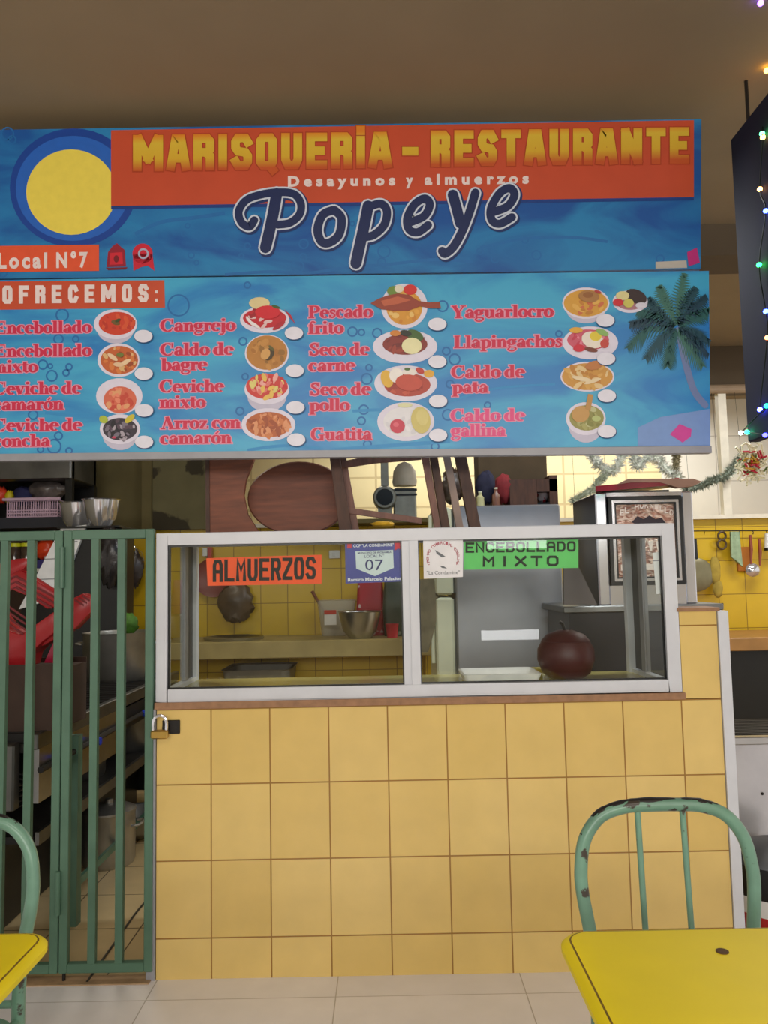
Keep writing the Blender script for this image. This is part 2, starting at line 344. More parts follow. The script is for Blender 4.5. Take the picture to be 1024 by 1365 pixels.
# ---- serif lettering drawn stroke by stroke
TK, TN = .22, .075
def _st(x, a, b, top=True, bot=True, left=False):
    o = [('l', x, a, x, b, TK)]
    if top: o.append(('l', x-(.17 if not left else .19), b-.03, x+(.17 if not left else .06), b-.03, TN))
    if bot: o.append(('l', x-.18, a+.03, x+.18, a+.03, TN))
    return o
def _rg(cx, cy, rx, ry, a0=0, a1=360): return [('r', cx, cy, rx, ry, a0, a1)]
SER = {
 'E': (.78, _st(.2, 0, 1)+[('l', .1, .965, .66, .965, .07), ('l', .1, .035, .7, .035, .07), ('l', .2, .5, .5, .5, .07), ('l', .64, .72, .64, 1, .06), ('l', .68, 0, .68, .3, .06), ('l', .5, .36, .5, .64, .06)]),
 'C': (.8, _rg(.42, .5, .33, .47, 55, 305)+[('l', .68, .62, .68, 1, .07), ('l', .62, .12, .72, .3, .06)]),
 'G': (.86, _rg(.42, .5, .33, .47, 55, 300)+[('l', .68, .64, .68, 1, .07), ('l', .66, 0, .66, .42, .2), ('l', .48, .42, .84, .42, .07)]),
 'A': (.84, [('l', .14, 0, .4, 1, .08), ('l', .38, .98, .68, 0, .22), ('l', .22, .32, .58, .32, .07), ('l', .0, .03, .28, .03, .07), ('l', .5, .03, .86, .03, .07)]),
 'P': (.74, _st(.2, 0, 1)+[('r', .34, .72, .28, .245, -95, 95), ('l', .2, .965, .38, .965, .07), ('l', .2, .475, .38, .475, .07)]),
 'S': (.66, [('p', [(.52, .78), (.42, .95), (.22, .92), (.15, .74), (.32, .56), (.5, .4), (.52, .18), (.36, .04), (.18, .08), (.1, .28)], .15), ('l', .55, .66, .55, 1, .06), ('l', .08, 0, .08, .34, .06)]),
 'Y': (.8, [('l', .14, .98, .4, .45, .22), ('l', .7, .98, .42, .45, .08), ('l', .4, 0, .4, .48, .22), ('l', .0, .97, .32, .97, .07), ('l', .54, .97, .84, .97, .07), ('l', .22, .03, .6, .03, .07)]),
 'L': (.7, _st(.2, 0, 1)+[('l', .1, .035, .64, .035, .07), ('l', .63, 0, .63, .34, .06)]),
 'a': (.56, [('l', .4, .0, .4, .5, TK), ('p', [(.1, .5), (.2, .64), (.34, .63), (.42, .48)], .1), ('r', .24, .19, .14, .16, 0, 360), ('l', .38, .03, .58, .03, .07), ('l', .08, .5, .16, .5, .14)]),
 'b': (.6, _st(.16, 0, 1, True, False, True)+_rg(.31, .33, .2, .31, -120, 120)),
 'c': (.5, _rg(.27, .34, .19, .31, 50, 310)+[('l', .38, .5, .46, .5, .15)]),
 'd': (.62, _st(.42, 0, 1, True, False, True)+_rg(.27, .33, .2, .31, 60, 300)+[('l', .42, .03, .6, .03, .07)]),
 'e': (.52, _rg(.27, .34, .19, .31, 0, 315)+[('l', .1, .38, .48, .38, .07)]),
 'f': (.4, [('l', .18, 0, .18, .8, TK), ('p', [(.16, .75), (.2, .93), (.3, .98), (.4, .92)], .1), ('l', .0, .65, .36, .65, .07), ('l', .02, .03, .36, .03, .07)]),
 'g': (.56, _rg(.24, .44, .17, .2)+[('p', [(.16, .24), (.08, .14), (.2, .04), (.42, .02), (.5, -.1), (.36, -.26), (.14, -.26), (.04, -.14), (.12, -.02)], .1), ('l', .36, .62, .54, .64, .1)]),
 'h': (.64, _st(.16, 0, 1, True, True, True)+[('l', .48, 0, .48, .5, TK), ('p', [(.22, .5), (.32, .64), (.44, .62), (.49, .48)], .11), ('l', .32, .03, .66, .03, .07)]),
 'i': (.34, _st(.17, 0, .66, True, True, True)+[('r', .17, .9, .06, .06, 0, 360)]),
 'j': (.34, [('l', .19, -.12, .19, .66, TK), ('l', .0, .63, .25, .63, .07), ('r', .19, .9, .06, .06, 0, 360), ('p', [(.2, -.1), (.14, -.25), (0, -.25)], .1)]),
 'l': (.34, _st(.17, 0, 1, True, True, True)),
 'm': (.92, _st(.16, 0, .66, True, True, True)+[('l', .46, 0, .46, .5, TK), ('l', .76, 0, .76, .5, TK), ('p', [(.22, .5), (.31, .63), (.42, .62), (.46, .48)], .1), ('p', [(.52, .5), (.61, .63), (.72, .62), (.76, .48)], .1), ('l', .3, .03, .62, .03, .07), ('l', .62, .03, .94, .03, .07)]),
 'n': (.64, _st(.16, 0, .66, True, True, True)+[('l', .48, 0, .48, .5, TK), ('p', [(.22, .5), (.32, .64), (.44, .62), (.49, .48)], .11), ('l', .32, .03, .66, .03, .07)]),
 'o': (.56, _rg(.28, .34, .2, .31)),
 'p': (.6, [('l', .16, -.26, .16, .66, TK), ('l', -.02, .63, .22, .63, .07), ('l', -.02, -.25, .34, -.25, .07)]+_rg(.31, .33, .2, .31, -120, 120)),
 'r': (.46, _st(.16, 0, .66, True, True, True)+[('p', [(.24, .45), (.3, .6), (.4, .62)], .1), ('r', .4, .56, .04, .05, 0, 360)]),
 's': (.46, [('p', [(.36, .52), (.26, .63), (.13, .58), (.14, .45), (.3, .33), (.37, .19), (.27, .05), (.14, .05), (.08, .18)], .12), ('l', .38, .44, .38, .66, .05), ('l', .06, 0, .06, .24, .05)]),
 't': (.4, [('l', .18, .06, .18, .86, TK), ('l', .0, .63, .38, .63, .08), ('p', [(.2, .08), (.28, .03), (.38, .1)], .1)]),
 'u': (.64, [('l', .15, .16, .15, .66, TK), ('l', .47, 0, .47, .66, TK), ('p', [(.14, .2), (.2, .05), (.32, .03), (.42, .14)], .11), ('l', -.02, .63, .2, .63, .07), ('l', .3, .63, .5, .63, .07), ('l', .47, .03, .66, .03, .07)]),
 'v': (.58, [('l', .12, .66, .3, .02, TK), ('l', .5, .66, .32, .02, .08), ('l', -.02, .63, .28, .63, .07), ('l', .38, .63, .6, .63, .07)]),
 'x': (.6, [('l', .12, .66, .48, 0, TK), ('l', .5, .64, .1, .02, .07), ('l', 0, .63, .28, .63, .07), ('l', .36, .63, .6, .63, .07), ('l', 0, .03, .24, .03, .07), ('l', .32, .03, .62, .03, .07)]),
 'z': (.52, [('l', .06, .62, .46, .62, .08), ('l', .04, .04, .48, .04, .08), ('l', .4, .6, .1, .06, .18), ('l', .06, .46, .06, .66, .06), ('l', .48, 0, .48, .22, .06)]),
 ' ': (.26, []),
}
SER['ó'] = (.56, SER['o'][1]+[('l', .26, .78, .42, .98, .1)])
def serif(mb, txt, x0, yb, x1, cap, Y, grow=0.0, slope=-.012):
    tot = sum(SER[c][0] for c in txt); sx = (x1-x0)/tot; cx = 0
    for c in txt:
        wd, prims = SER[c]
        def mp(x, y, cx=cx):
            px = x0+(cx+x)*sx; return (px, yb-y*cap+slope*(px-x0))
        for p in prims:
            if p[0] == 'l':
                _, ax, ay, bx, by, t = p; l = math.hypot(bx-ax, by-ay) or 1; e = grow/2
                ex, ey = (bx-ax)/l*e, (by-ay)/l*e
                mb.ribbon([(ax-ex, ay-ey), (bx+ex, by+ey)], t+grow, Y, False, mp)
            elif p[0] == 'p': mb.ribbon(smooth_path(p[1], 3), p[2]+grow, Y, True, mp)
            else:
                _, ox, oy, rx, ry, a0, a1 = p; n = 14; pts = []; ws = []
                for k in range(n+1):
                    q = math.radians(a0+(a1-a0)*k/n); pts.append((ox+rx*math.cos(q), oy+ry*math.sin(q)))
                    ws.append((TN+(TK-TN)*abs(math.cos(q)) if rx > .1 else .1)+grow)
                mb.ribbon(pts, ws, Y, False, mp)
        cx += wd
    return mb
# ---- block stencil capitals
BLK = {'A': [[(0, 0), (0, .8), (.2, 1), (.8, 1), (1, .8), (1, 0)], [(.1, .45), (.9, .45)]], 'L': [[(0, 1), (0, 0), (1, 0)]],
 'M': [[(0, 0), (0, 1), (.5, .5), (1, 1), (1, 0)]], 'U': [[(0, 1), (0, .2), (.2, 0), (.8, 0), (1, .2), (1, 1)]],
 'E': [[(1, 1), (0, 1), (0, 0), (1, 0)], [(.1, .5), (.8, .5)]], 'R': [[(0, 0), (0, 1), (.8, 1), (1, .85), (1, .62), (.8, .48), (.1, .48)], [(.6, .46), (1, 0)]],
 'Z': [[(0, 1), (1, 1), (1, .9), (0, .1), (0, 0), (1, 0)]], 'O': [[(.4, 0), (.2, 0), (0, .2), (0, .8), (.2, 1), (.4, 1)], [(.6, 1), (.8, 1), (1, .8), (1, .2), (.8, 0), (.6, 0)]],
 'S': [[(1, .85), (.8, 1), (.2, 1), (0, .85), (0, .65), (.2, .52), (.8, .48), (1, .35), (1, .15), (.8, 0), (.2, 0), (0, .15)]],
 'N': [[(0, 0), (0, 1), (1, 0), (1, 1)]], 'C': [[(1, .8), (.8, 1), (.2, 1), (0, .8), (0, .2), (.2, 0), (.8, 0), (1, .2)]],
 'B': [[(0, 0), (0, 1), (.8, 1), (1, .8), (.8, .52), (0, .52)], [(.8, .5), (1, .25), (.8, 0), (0, 0)]], 'D': [[(0, 0), (0, 1), (.7, 1), (1, .75), (1, .25), (.7, 0), (0, 0)]],
 'I': [[(.5, 0), (.5, 1)]], 'X': [[(0, 0), (1, 1)], [(0, 1), (1, 0)]], 'T': [[(0, 1), (1, 1)], [(.5, 1), (.5, 0)]]}
IMP = {'O': [[(0, .12), (0, .88), (.2, 1), (.8, 1), (1, .88), (1, .12), (.8, 0), (.2, 0), (0, .12)]], 'Í': [[(.5, 0), (.5, .86)], [(.5, 1.2), (.5, 1.22)]],
 'Q': [[(0, .12), (0, .88), (.2, 1), (.8, 1), (1, .88), (1, .12), (.8, 0), (.2, 0), (0, .12)], [(.7, .0), (1, -.16)]], 'F': [[(0, 0), (0, 1), (1, 1)], [(.1, .5), (.8, .5)]],
 '-': [[(0, .42), (1, .42)]], ':': [[(.5, .05), (.5, .1)], [(.5, .62), (.5, .67)]], 'A': [[(-.05, 0), (.3, 1), (.7, 1), (1.05, 0)], [(.2, .3), (.8, .3)]],
 'M': [[(0, 0), (0, 1)], [(.08, 1), (.5, .3)], [(.92, 1), (.5, .3)], [(1, 0), (1, 1)]], 'N': [[(0, 0), (0, 1)], [(.06, .98), (.94, .02)], [(1, 0), (1, 1)]], 'R': [[(0, 0), (0, 1), (.8, 1), (1, .9), (1, .6), (.8, .5), (.1, .5)], [(.75, .46), (1, .36), (1, 0)]]}
WID = {'M': 1.75, 'I': 0, 'Í': 0, ':': 0, '-': .5, 'A': 1.1, 'N': 1.15}
def block(mb, txt, x0, yb, x1, cap, wd, Y, slope=0., gap=.42, imp=None, shrink=0):
    G = dict(BLK); W_ = [1]*len(txt)
    if imp: G.update(IMP); W_ = [WID.get(c, 1) for c in txt]
    n = len(txt)
    if imp: g_ = imp; cw = (x1-x0-(n-1)*(g_+wd))/sum(W_)
    else: cw = (x1-x0)/(n+(n-1)*gap); g_ = cw*gap-wd
    ww = wd; wd = wd-shrink; ox = x0
    for i, c in enumerate(txt):
        if i: ox += W_[i-1]*cw0+g_+ww
        cw0 = cw; cwi = cw*W_[i]
        for st in G[c]:
            pts = st
            q = [(ox+p[0]*cwi, yb-p[1]*cap+slope*(ox-x0)) for p in pts]
            mb.mitre(q, wd, Y)
    return mb
def FL():
    m = MB(); m.isflat = True; return m

# ================================================================== THE SETTING
struct(MB().box(-4.5, 6, -8, 0, -.05, 0).build('floor', M_floor))
struct(MB().box(-2.2, 6, 0, 5.2, -.05, 0).build('floor', M_kfloor))
struct(MB().box(-.75, -.2, -.03, .03, 0, .004).build('trim_1', pm('brown_threshold', (170, 140, 106), .5, 0, .2, 20)))
struct(MB().box(-4.5, 6, -8, 5.2, 3.02, 3.12).build('ceiling', M_ceil))
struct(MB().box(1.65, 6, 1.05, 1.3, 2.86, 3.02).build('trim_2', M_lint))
struct(MB().box(-2.2, 6, 3.2, 3.32, 0, 1.70).build('wall_back', M_btile))
struct(MB().box(-2.2, -.74, 3.2, 3.32, 1.70, 3.02).build('wall_back', M_conc))
struct(MB().box(-1.2, -1.13, 3.13, 3.2, 1.70, 3.02).build('trim_3', M_conc))
struct(MB().box(-1.13, -.6, 3.17, 3.2, 1.70, 3.02).build('trim_4', M_peel))
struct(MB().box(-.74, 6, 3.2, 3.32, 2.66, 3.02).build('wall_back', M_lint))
struct(MB().tube([(-.7, 3.17, 2.68), (5.9, 3.17, 2.68)], .035, 12).build('trim_5', pm('shutter_roll', (150, 128, 104), .6)))
mb = MB()
mb.box(-.6, 5.9, 3.15, 3.24, 1.70, 1.73)
for x in (3.13,): mb.box(x, x+.06, 3.17, 3.23, 1.73, 2.66)
struct(mb.build('window_1', pm('white_window_frame', (222, 216, 200), .5)))
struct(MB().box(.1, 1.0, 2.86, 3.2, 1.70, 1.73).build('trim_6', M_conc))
struct(MB().box(-2.2, 3.35, 5.1, 5.2, 0, 3.02).build('wall_far', M_far))
struct(MB().box(3.35, 6, 5.1, 5.2, 0, 3.02).build('wall_far', M_farw))
struct(MB().box(-2.3, -2.2, .1, 5.2, 0, 3.02).build('wall_left', M_conc))
struct(MB().box(-4.5, 6, -8.1, -8, 0, 3.02).build('wall_rear', pm('hall_wall_paint', (200, 190, 166), .8)))

# ================================================================== TILED COUNTER
t = thing('tiled_counter', 'yellow tiled serving counter with brown grout under the glass display case', 'counter', (.77, .25, 0))
MB().box(-.185, 1.735, 0, .52, 0, .882).build('tiled_body', M_ctile, t)
MB().box(1.607, 1.735, 0, .12, .884, 1.178).build('tiled_pier', M_ctile, t)
MB().box(1.60, 1.745, -.006, .125, 1.178, 1.19).build('pier_cap', M_wood_sill, t)
MB().box(1.737, 1.772, -.008, .125, 0, 1.178).build('edge_trim', M_alu, t)
MB().box(-.217, -.187, -.006, .05, 0, .882).build('edge_trim', M_alu2, t)
MB().box(-.19, 1.612, -.012, .52, .883, .905).build('wooden_sill', M_wood_sill, t)
h = MB().box(-.165, -.105, -.006, -.0005, .8, .846, .002).build('hasp_plate', M_iron, t)
MB().tube([(-.15, -.006, .823), (-.15, -.02, .823)], .012, 10).build('hasp_staple', M_iron, h)

# padlock
k = at(213, 970, Y=-.03)
t = thing('padlock', 'brass padlock with a steel shackle hanging where the green gate meets the counter', 'padlock', (k.x, -.03, k.z-.035))
MB().box(k.x-.029, k.x+.029, -.042, -.018, k.z-.036, k.z-.008, .004).build('lock_body', pm('brass', (196, 160, 84), .3, .9), t, SM)
MB().tube(smooth_path([(k.x-.022, -.03, k.z-.008), (k.x-.022, -.03, k.z+.018), (k.x-.015, -.03, k.z+.034), (k.x, -.03, k.z+.04), (k.x+.015, -.03, k.z+.034), (k.x+.022, -.03, k.z+.018), (k.x+.022, -.03, k.z-.008)], 4), .0052, 8).build('shackle', M_chrome, t, SM)

# ================================================================== DISPLAY CASE
t = thing('display_case', 'glass display case with a white aluminium frame on the tiled counter', 'display case', (.7, .25, .905))
X0, X1, Z0, Z1, D = -.19, 1.606, .906, 1.482, .50
P = .040
fr = MB()
fr.box(X0, X0+P, 0, P, Z0, Z1).box(X1-P-.004, X1, 0, P, Z0, Z1)
fr.box(X0+P, X1-P-.004, 0, P, Z1-.042, Z1).box(X0+P, X1-P-.004, 0, P, Z0, Z0+.042)
for x in (X0, X1-P): fr.box(x, x+P*.8, D-P, D, Z0, Z1)
for z in (Z1-.03,): fr.box(X0+P*.8, X1-P, D-P*.7, D, z, z+.03)
for x in (X0, X1-.03):
    for z in (Z0, Z1-.03): fr.box(x, x+.03, P, D-P, z, z+.03)
fr.build('frame', M_alu, t, bevel=.002)
xm0, xm1 = at(543, 820, Y=0).x, at(563, 820, Y=0).x
for a, b in ((X0+P, xm0+.012), (xm0+.012, X1-P-.004)):
    s = MB(); w_ = .012; y = .008 if a < .3 else .020
    if a < .3: s.box(b-.026, b, y, y+.014, Z0+.042, Z1-.042)
    else: s.box(a, a+.03, y-.018, y+.012, Z0+.042, Z1-.042)
    f = s.build('sash_stile', M_alu, t)
    g = MB(); z0, z1 = Z0+.042, Z1-.042
    a2 = a if a < .3 else a+.03; b2 = b-.026 if a < .3 else b
    g.box(a2, b2, y+.001, y+.009, z0, z0+.005).box(a2, b2, y+.001, y+.009, z1-.006, z1)
    g.box(a2, a2+.005, y+.001, y+.009, z0+.005, z1-.006).box(b2-.005, b2, y+.001, y+.009, z0+.005, z1-.006)
    g.build('gasket', M_black, t)
    MB().box(a2+.005, b2-.005, y+.002, y+.006, z0+.005, z1-.006).build('glass_pane', M_glass, t)
for x in (X0, X1-.022):
    MB().box(x+.002, x+.022, .32, .365, Z0+.03, Z1-.03).build('side_stile', M_alu2, t); MB().box(x+.008, x+.016, .365, D-P, Z0+.03, Z1-.03).build('gasket', M_black, t)
for x in (X0+.012, X1-.016): MB().box(x, x+.004, P, .32, Z0+.03, Z1-.03).build('glass_pane', M_glass, t)
MB().box(X0+.03, X1-.03, P, D-P*.7, Z1-.016, Z1-.008).build('roof_panel', M_greyside, t)
MB().box(X0+.03, X1-.03, P, D, Z0, Z0+.014).build('case_floor', pm('glossy_cream_floor', (176, 164, 96), .18, 0, .06), t)

# ================================================================== SIGNS STUCK BEHIND THE GLASS
def sheet(mb, poly, Y, mat, th=.0015):
    mb.use(mat).pxprism(poly, Y, th); return mb
YB = .016
t = thing('paper_sign', 'orange paper sign with black stencilled letters taped inside the left glass pane', 'sign', at(352, 780, Y=YB))
sheet(MB(), [(275, 744), (429, 739.5), (429, 778), (277, 781)], YB, pm('orange_paper', (250, 92, 40), .6)).build('sheet', None, t)
block(FL(), 'ALMUERZOS', 286, 773.5, 419, 25, 4.6, YB-.0008, -.03, .72).build('lettering', pm('black_ink', (22, 16, 14), .6), t)
# blue number plate
Yp = .0016+.012
t = thing('number_plate', 'blue plate with a white shield and number 07 on the glass beside the middle post', 'sign', at(500, 776, Y=YB))
sheet(MB(), [(460, 723), (538, 719.5), (539, 775), (461, 778)], YB, pm('blue_plate', (52, 58, 150), .4)).build('plate', None, t)
FL().flat([(474, 735), (524, 733), (525, 757), (500, 768), (475, 758)], YB-.0006).build('shield', pm('shield_white', (206, 220, 224), .4), t)
m = FL(); letters(m, '07', 487, 760, 511, 15, YB-.0010, .0)
letters(m, 'MUNICIPIO DE RIOBAMBA', 477, 738.5, 522, 2.6, YB-.0010, .01, 1, -.03); letters(m, 'LOCAL N°', 486, 743.5, 512, 4, YB-.0010, .0, 1, -.03)
m.build('shield_lettering', pm('navy_ink', (44, 46, 108), .5), t)
for s_, a, yb, b, c in (('CCP "LA CONDAMINE"', 471, 729.5, 525, 4), ('Ramiro Marcelo Palacios', 464, 775, 535, 4.5)):
    letters(FL(), s_, a, yb, b, c, YB-.0008, .03, 1, -.03).build('white_lettering', pm('white_ink', (226, 228, 240), .5), t)
FL().flat([(463, 725), (469, 724.5), (469, 731), (463, 731)], YB-.0008).build('red_emblem', fm((200, 40, 70)), t)
m = FL().use(fm((206, 24, 60))); m.flat([(526, 723), (536, 722), (536, 733), (531, 731), (526, 734)], YB-.0008)
m.build('red_emblem', None, t)
# white sticker
t = thing('round_emblem_sticker', 'white square sticker with a ring of red lettering just right of the middle post', 'sticker', at(590, 771, Y=YB))
sheet(MB(), [(564, 718), (617, 716.5), (617, 769), (565, 771.5)], YB, pm('sticker_white', (226, 224, 226), .45)).build('sheet', None, t)
m = FL().use(fm((170, 70, 84)))
word = 'CENTRO COMERCIAL POPULAR'
for i, c in enumerate(word):
    if c == ' ': continue
    q = math.radians(200-220*i/(len(word)-1)); cx, cy = 590.5+20.5*math.cos(q), 744-20.5*math.sin(q)
    letters(m, c, cx-1.5, cy+2, cx+1.5, 4.2, YB-.0008, .02)
m.use(fm((96, 100, 104)))
m.flat([(580, 733), (588, 738), (594, 742), (589, 743), (582, 738)], YB-.0008).flat([(586, 754), (592, 755), (596, 758), (589, 757)], YB-.0008)
letters(m, '"La Condamine"', 569, 766, 613, 5, YB-.0008, .0, 1, -.02)
m.build('emblem', None, t)
# green sign
t = thing('paper_sign', 'green paper sign with two lines of black stencilled letters inside the right glass pane', 'sign', at(694, 758, Y=.028))
Yg = .030
sheet(MB(), [(618, 718), (771, 719), (771, 757), (618, 759.5)], Yg, pm('green_paper', (104, 208, 112), .6)).build('sheet', None, t)
m = FL(); block(m, 'ENCEBOLLADO', 622, 735.5, 766, 11, 2.8, Yg-.0008, -.012, .55); block(m, 'MIXTO', 645, 754, 743, 11, 3.2, Yg-.0008, -.01, .7)
m.build('lettering', pm('green_black_ink', (16, 34, 22), .6), t)
# window reflection in the right corner of the glass, built as a white strip
t = thing('glass_glint_strip', 'white strip standing for a reflection in the right end of the display case', 'glint', at(893, 792, Y=.034))
sheet(MB(), [(870, 737), (885, 735), (886, 791), (875, 792)], .034, pm('white_glint', (240, 240, 242), .6)).build('sheet', None, t)
FL().use(fm((150, 150, 156))).flat([(870.5, 747), (885, 746), (885, 747.2), (870.6, 748.4)], .0332).build('glint_break', None, t)

# ================================================================== UPPER SIGN
YU = -.03
def sgb(name, base, dark):
    """printed water on a sign panel: streaky blues"""
    m = bpy.data.materials.new(name); m.use_nodes = True; nt = m.node_tree; N = nt.nodes; Lk = nt.links
    b = N['Principled BSDF']; b.inputs['Roughness'].default_value = .38
    g = N.new('ShaderNodeTexCoord'); mp = N.new('ShaderNodeMapping'); mp.inputs['Scale'].default_value = (1.2, 1, 3.2)
    Lk.new(g.outputs['Object'], mp.inputs[0])
    nz = N.new('ShaderNodeTexNoise'); nz.inputs['Scale'].default_value = 1.6; nz.inputs['Detail'].default_value = 7; nz.inputs['Distortion'].default_value = 1.2
    Lk.new(mp.outputs[0], nz.inputs['Vector']); r = N.new('ShaderNodeValToRGB'); e = r.color_ramp.elements
    e[0].position = .36; e[0].color = L3(dark); e[1].position = .6; e[1].color = L3(base)
    Lk.new(nz.outputs['Fac'], r.inputs[0]); Lk.new(r.outputs[0], b.inputs['Base Color']); return m
M_wat1 = sgb('printed_water_upper', (38, 130, 186), (22, 84, 158)); M_wat2 = sgb('printed_water_menu', (66, 168, 208), (36, 124, 192))
M_ringd = fm((28, 106, 172)); M_wave1 = fm((30, 108, 174)); M_wave2 = fm((46, 140, 198)); M_orange = pm('printed_orange', (198, 76, 44), .42, 0, .05, 8)
t = thing('restaurant_sign', 'upper blue and orange restaurant name sign under the ceiling', 'sign', at(470, 372, Y=YU))
T_up = t
TL, TR, BR, BL = (-70, 174), (935, 158.5), (934, 358.5), (-70, 372.5)
mb = MB().use(M_wat1).pxprism([TL, TR, BR, BL], YU, .03)
mb.use(M_ringd)
rb = random.Random(3)
for x, y, r in ((405, 325, 6), (404, 343, 5), (397, 355, 8), (512, 335, 8), (509, 349, 5), (330, 328, 4), (322, 341, 3), (10, 178, 8), (16, 186, 5), (560, 300, 4), (582, 262, 3), (590, 335, 5), (640, 335, 4), (660, 345, 5), (255, 340, 4), (262, 350, 3), (245, 312, 3), (250, 301, 3), (4, 364, 5), (700, 320, 4), (715, 340, 6), (610, 318, 3), (470, 298, 3), (880, 345, 5)):
    mb.ringp(x, y, r, r, 2, YU-.0004, 18)
mb.use(M_wave1)
for pts, w_ in (([(300, 366), (360, 362), (410, 364), (460, 357), (520, 352), (580, 346), (630, 349)], 4), ([(180, 312), (215, 296), (260, 290), (300, 284)], 5), ([(640, 330), (700, 318), (760, 316), (810, 322)], 4)):
    mb.ribbon(smooth_path(pts), w_, YU-.0004, False)
mb.build('panel', None, t)
FL().flat([(148, 173.5), (925, 160), (925, 262.5), (148, 274.5)], YU-.0008).build('orange_band', M_orange, t)
FL().use(fm((16, 58, 130))).flat([(148, 274.5), (925, 262.5), (925, 267), (148, 279)], YU-.0008).build('dark_blue_rule', None, t)
m = FL().use(fm((14, 64, 150))).ell(98, 250, 85, 79, YU-.0004, 40); m.use(fm((34, 98, 190))).ell(97, 251, 76, 70, YU-.0005, 40); m.use(fm((236, 214, 84))).ell(95, 256, 60, 57, YU-.0006, 40)
m.build('round_badge', None, t)
m = FL().use(fm((226, 84, 46))).flat([(-30, 328), (132, 326), (132, 361), (-30, 363)], YU-.0020); m.build('number_band', None, t)
M_lp = pm('lettering_pale', (232, 214, 210), .5)
for s_, a, b in (('Local', -3, 63), ('N°7', 75, 117)): letters(FL(), s_, a, 357-.012*(a+3), b, 20, YU-.0026, .045, 1.35, -.012).build('number_lettering', M_lp, t)
m = FL().use(fm((150, 20, 44))).flat([(144, 336), (150, 328), (156, 324), (160, 328), (166, 333), (168, 355), (142, 356)], YU-.0012); m.use(fm((206, 30, 50)))
m.flat([(147, 337), (163, 336), (164, 352), (146, 353)], YU-.0016); m.use(fm((120, 14, 30))).ell(155, 345, 3.5, 5, YU-.002, 12).flat([(141, 357), (170, 356), (168, 359), (144, 360)], YU-.002); m.build('red_emblem', None, t)
m = FL().use(fm((204, 26, 52))).ell(190, 338, 13.5, 13.5, YU-.0012).flat([(177, 338), (203, 338), (206, 361), (197, 354), (188, 356), (178, 361)], YU-.0012); m.use(fm((170, 176, 200))).ringp(191, 338, 6, 6, 2.4, YU-.0016); m.build('red_rosette', None, t)
# title lettering
def title_mat():
    m = bpy.data.materials.new('printed_gold'); m.use_nodes = True; nt = m.node_tree; N = nt.nodes; Lk = nt.links; b = N['Principled BSDF']; b.inputs['Roughness'].default_value = .42
    g = N.new('ShaderNodeTexCoord'); sp = N.new('ShaderNodeSeparateXYZ'); Lk.new(g.outputs['Object'], sp.inputs[0])
    za = at(470, 224, Y=YU).z-ORI[T_up].z; zb = at(470, 176, Y=YU).z-ORI[T_up].z
    mr = N.new('ShaderNodeMapRange'); mr.inputs[1].default_value = za; mr.inputs[2].default_value = zb; Lk.new(sp.outputs[2], mr.inputs[0])
    r = N.new('ShaderNodeValToRGB'); e = r.color_ramp.elements; e[0].position = .05; e[0].color = L3((196, 84, 34)); e[1].position = .36; e[1].color = L3((216, 172, 44))
    n = e.new(.8); n.color = L3((220, 184, 54)); n = e.new(1); n.color = L3((222, 130, 30))
    Lk.new(mr.outputs[0], r.inputs[0]); Lk.new(r.outputs[0], b.inputs['Base Color']); return m
TMAT = title_mat()
m = FL(); m2 = FL()
for s_, a, yb, b in (('MARISQUERÍA', 183, 222.5, 516, ), ('-', 542, 217, 552), ('RESTAURANTE', 580, 216.5, 913)):
    block(m, s_, a, yb, b, 37, 11.5, YU-.0012, -.0135, imp=5.5 if 1 else 0, shrink=-2.6); block(m2, s_, a, yb, b, 37, 11.5, YU-.0020, -.0135, imp=5.5)
m.build('title_outline', pm('printed_title_edge', (176, 62, 26), .42), t); m2.build('title_lettering', TMAT, t)
for s_, a, b in (('Desayunos', 384, 527), ('y', 541, 551), ('almuerzos', 566, 705)): letters(FL(), s_, a, 248-.013*(a-384), b, 13.5, YU-.0012, .05, 1.6, -.013).build('subtitle_lettering', M_lp, t)
# script name
def z2(l, ox, oy=150): return [(ox+x*.332, oy+y*.332) for x, y in l]
name_strokes = [
 (z2([(208, 325), (195, 400), (178, 480), (163, 542)], 300), 15), (z2([(118, 432), (98, 458), (66, 440), (56, 395), (88, 350), (150, 328), (215, 320), (275, 326), (304, 362), (300, 408), (262, 442), (212, 450)], 300), 10.5),
 (z2([(432, 392), (392, 412), (372, 470), (388, 518), (420, 522), (458, 490), (468, 425), (440, 392)], 300), 11.5),
 (z2([(575, 375), (560, 450), (540, 540), (526, 605)], 300), 15), (z2([(575, 380), (625, 366), (650, 395), (640, 450), (600, 490), (562, 500)], 300), 11),
 (z2([(745, 440), (800, 415), (822, 370), (802, 345), (760, 370), (732, 425), (740, 470), (775, 480), (815, 452)], 300), 11),
 (z2([(915, 330), (930, 385), (945, 445)], 300), 14), (z2([(1005, 322), (985, 390), (955, 470), (920, 535), (885, 566), (872, 556)], 300), 11.5),
 (z2([(118, 398), (172, 375), (198, 330), (178, 303), (138, 325), (104, 385), (108, 432), (140, 446), (188, 420)], 620), 11)]
for nm, ex, lay, c in (('name_shadow', 7.5, .0016, (14, 44, 100)), ('name_outline', 4.6, .0022, (206, 214, 228)), ('name_lettering', 0, .0030, (18, 36, 84))):
    m = FL()
    for pts, w_ in name_strokes:
        pp = smooth_path(pts, 8)
        if nm == 'name_shadow': pp = [(x+1.5, y+1.8) for x, y in pp]
        m.ribbon(pp, w_+ex, YU-lay)
        if ex == 0: pass
    m.build(nm, fm(c), t)
m = FL().use(fm((196, 40, 120))).flat([(916, 336), (929, 330), (933, 350), (918, 355)], YU-.0016); m.build('magenta_tag', None, t)
m = FL().use(fm((190, 182, 170))).flat([(874, 349), (915, 347), (916, 357), (874, 358)], YU-.0014); m.build('pale_tag', None, t)

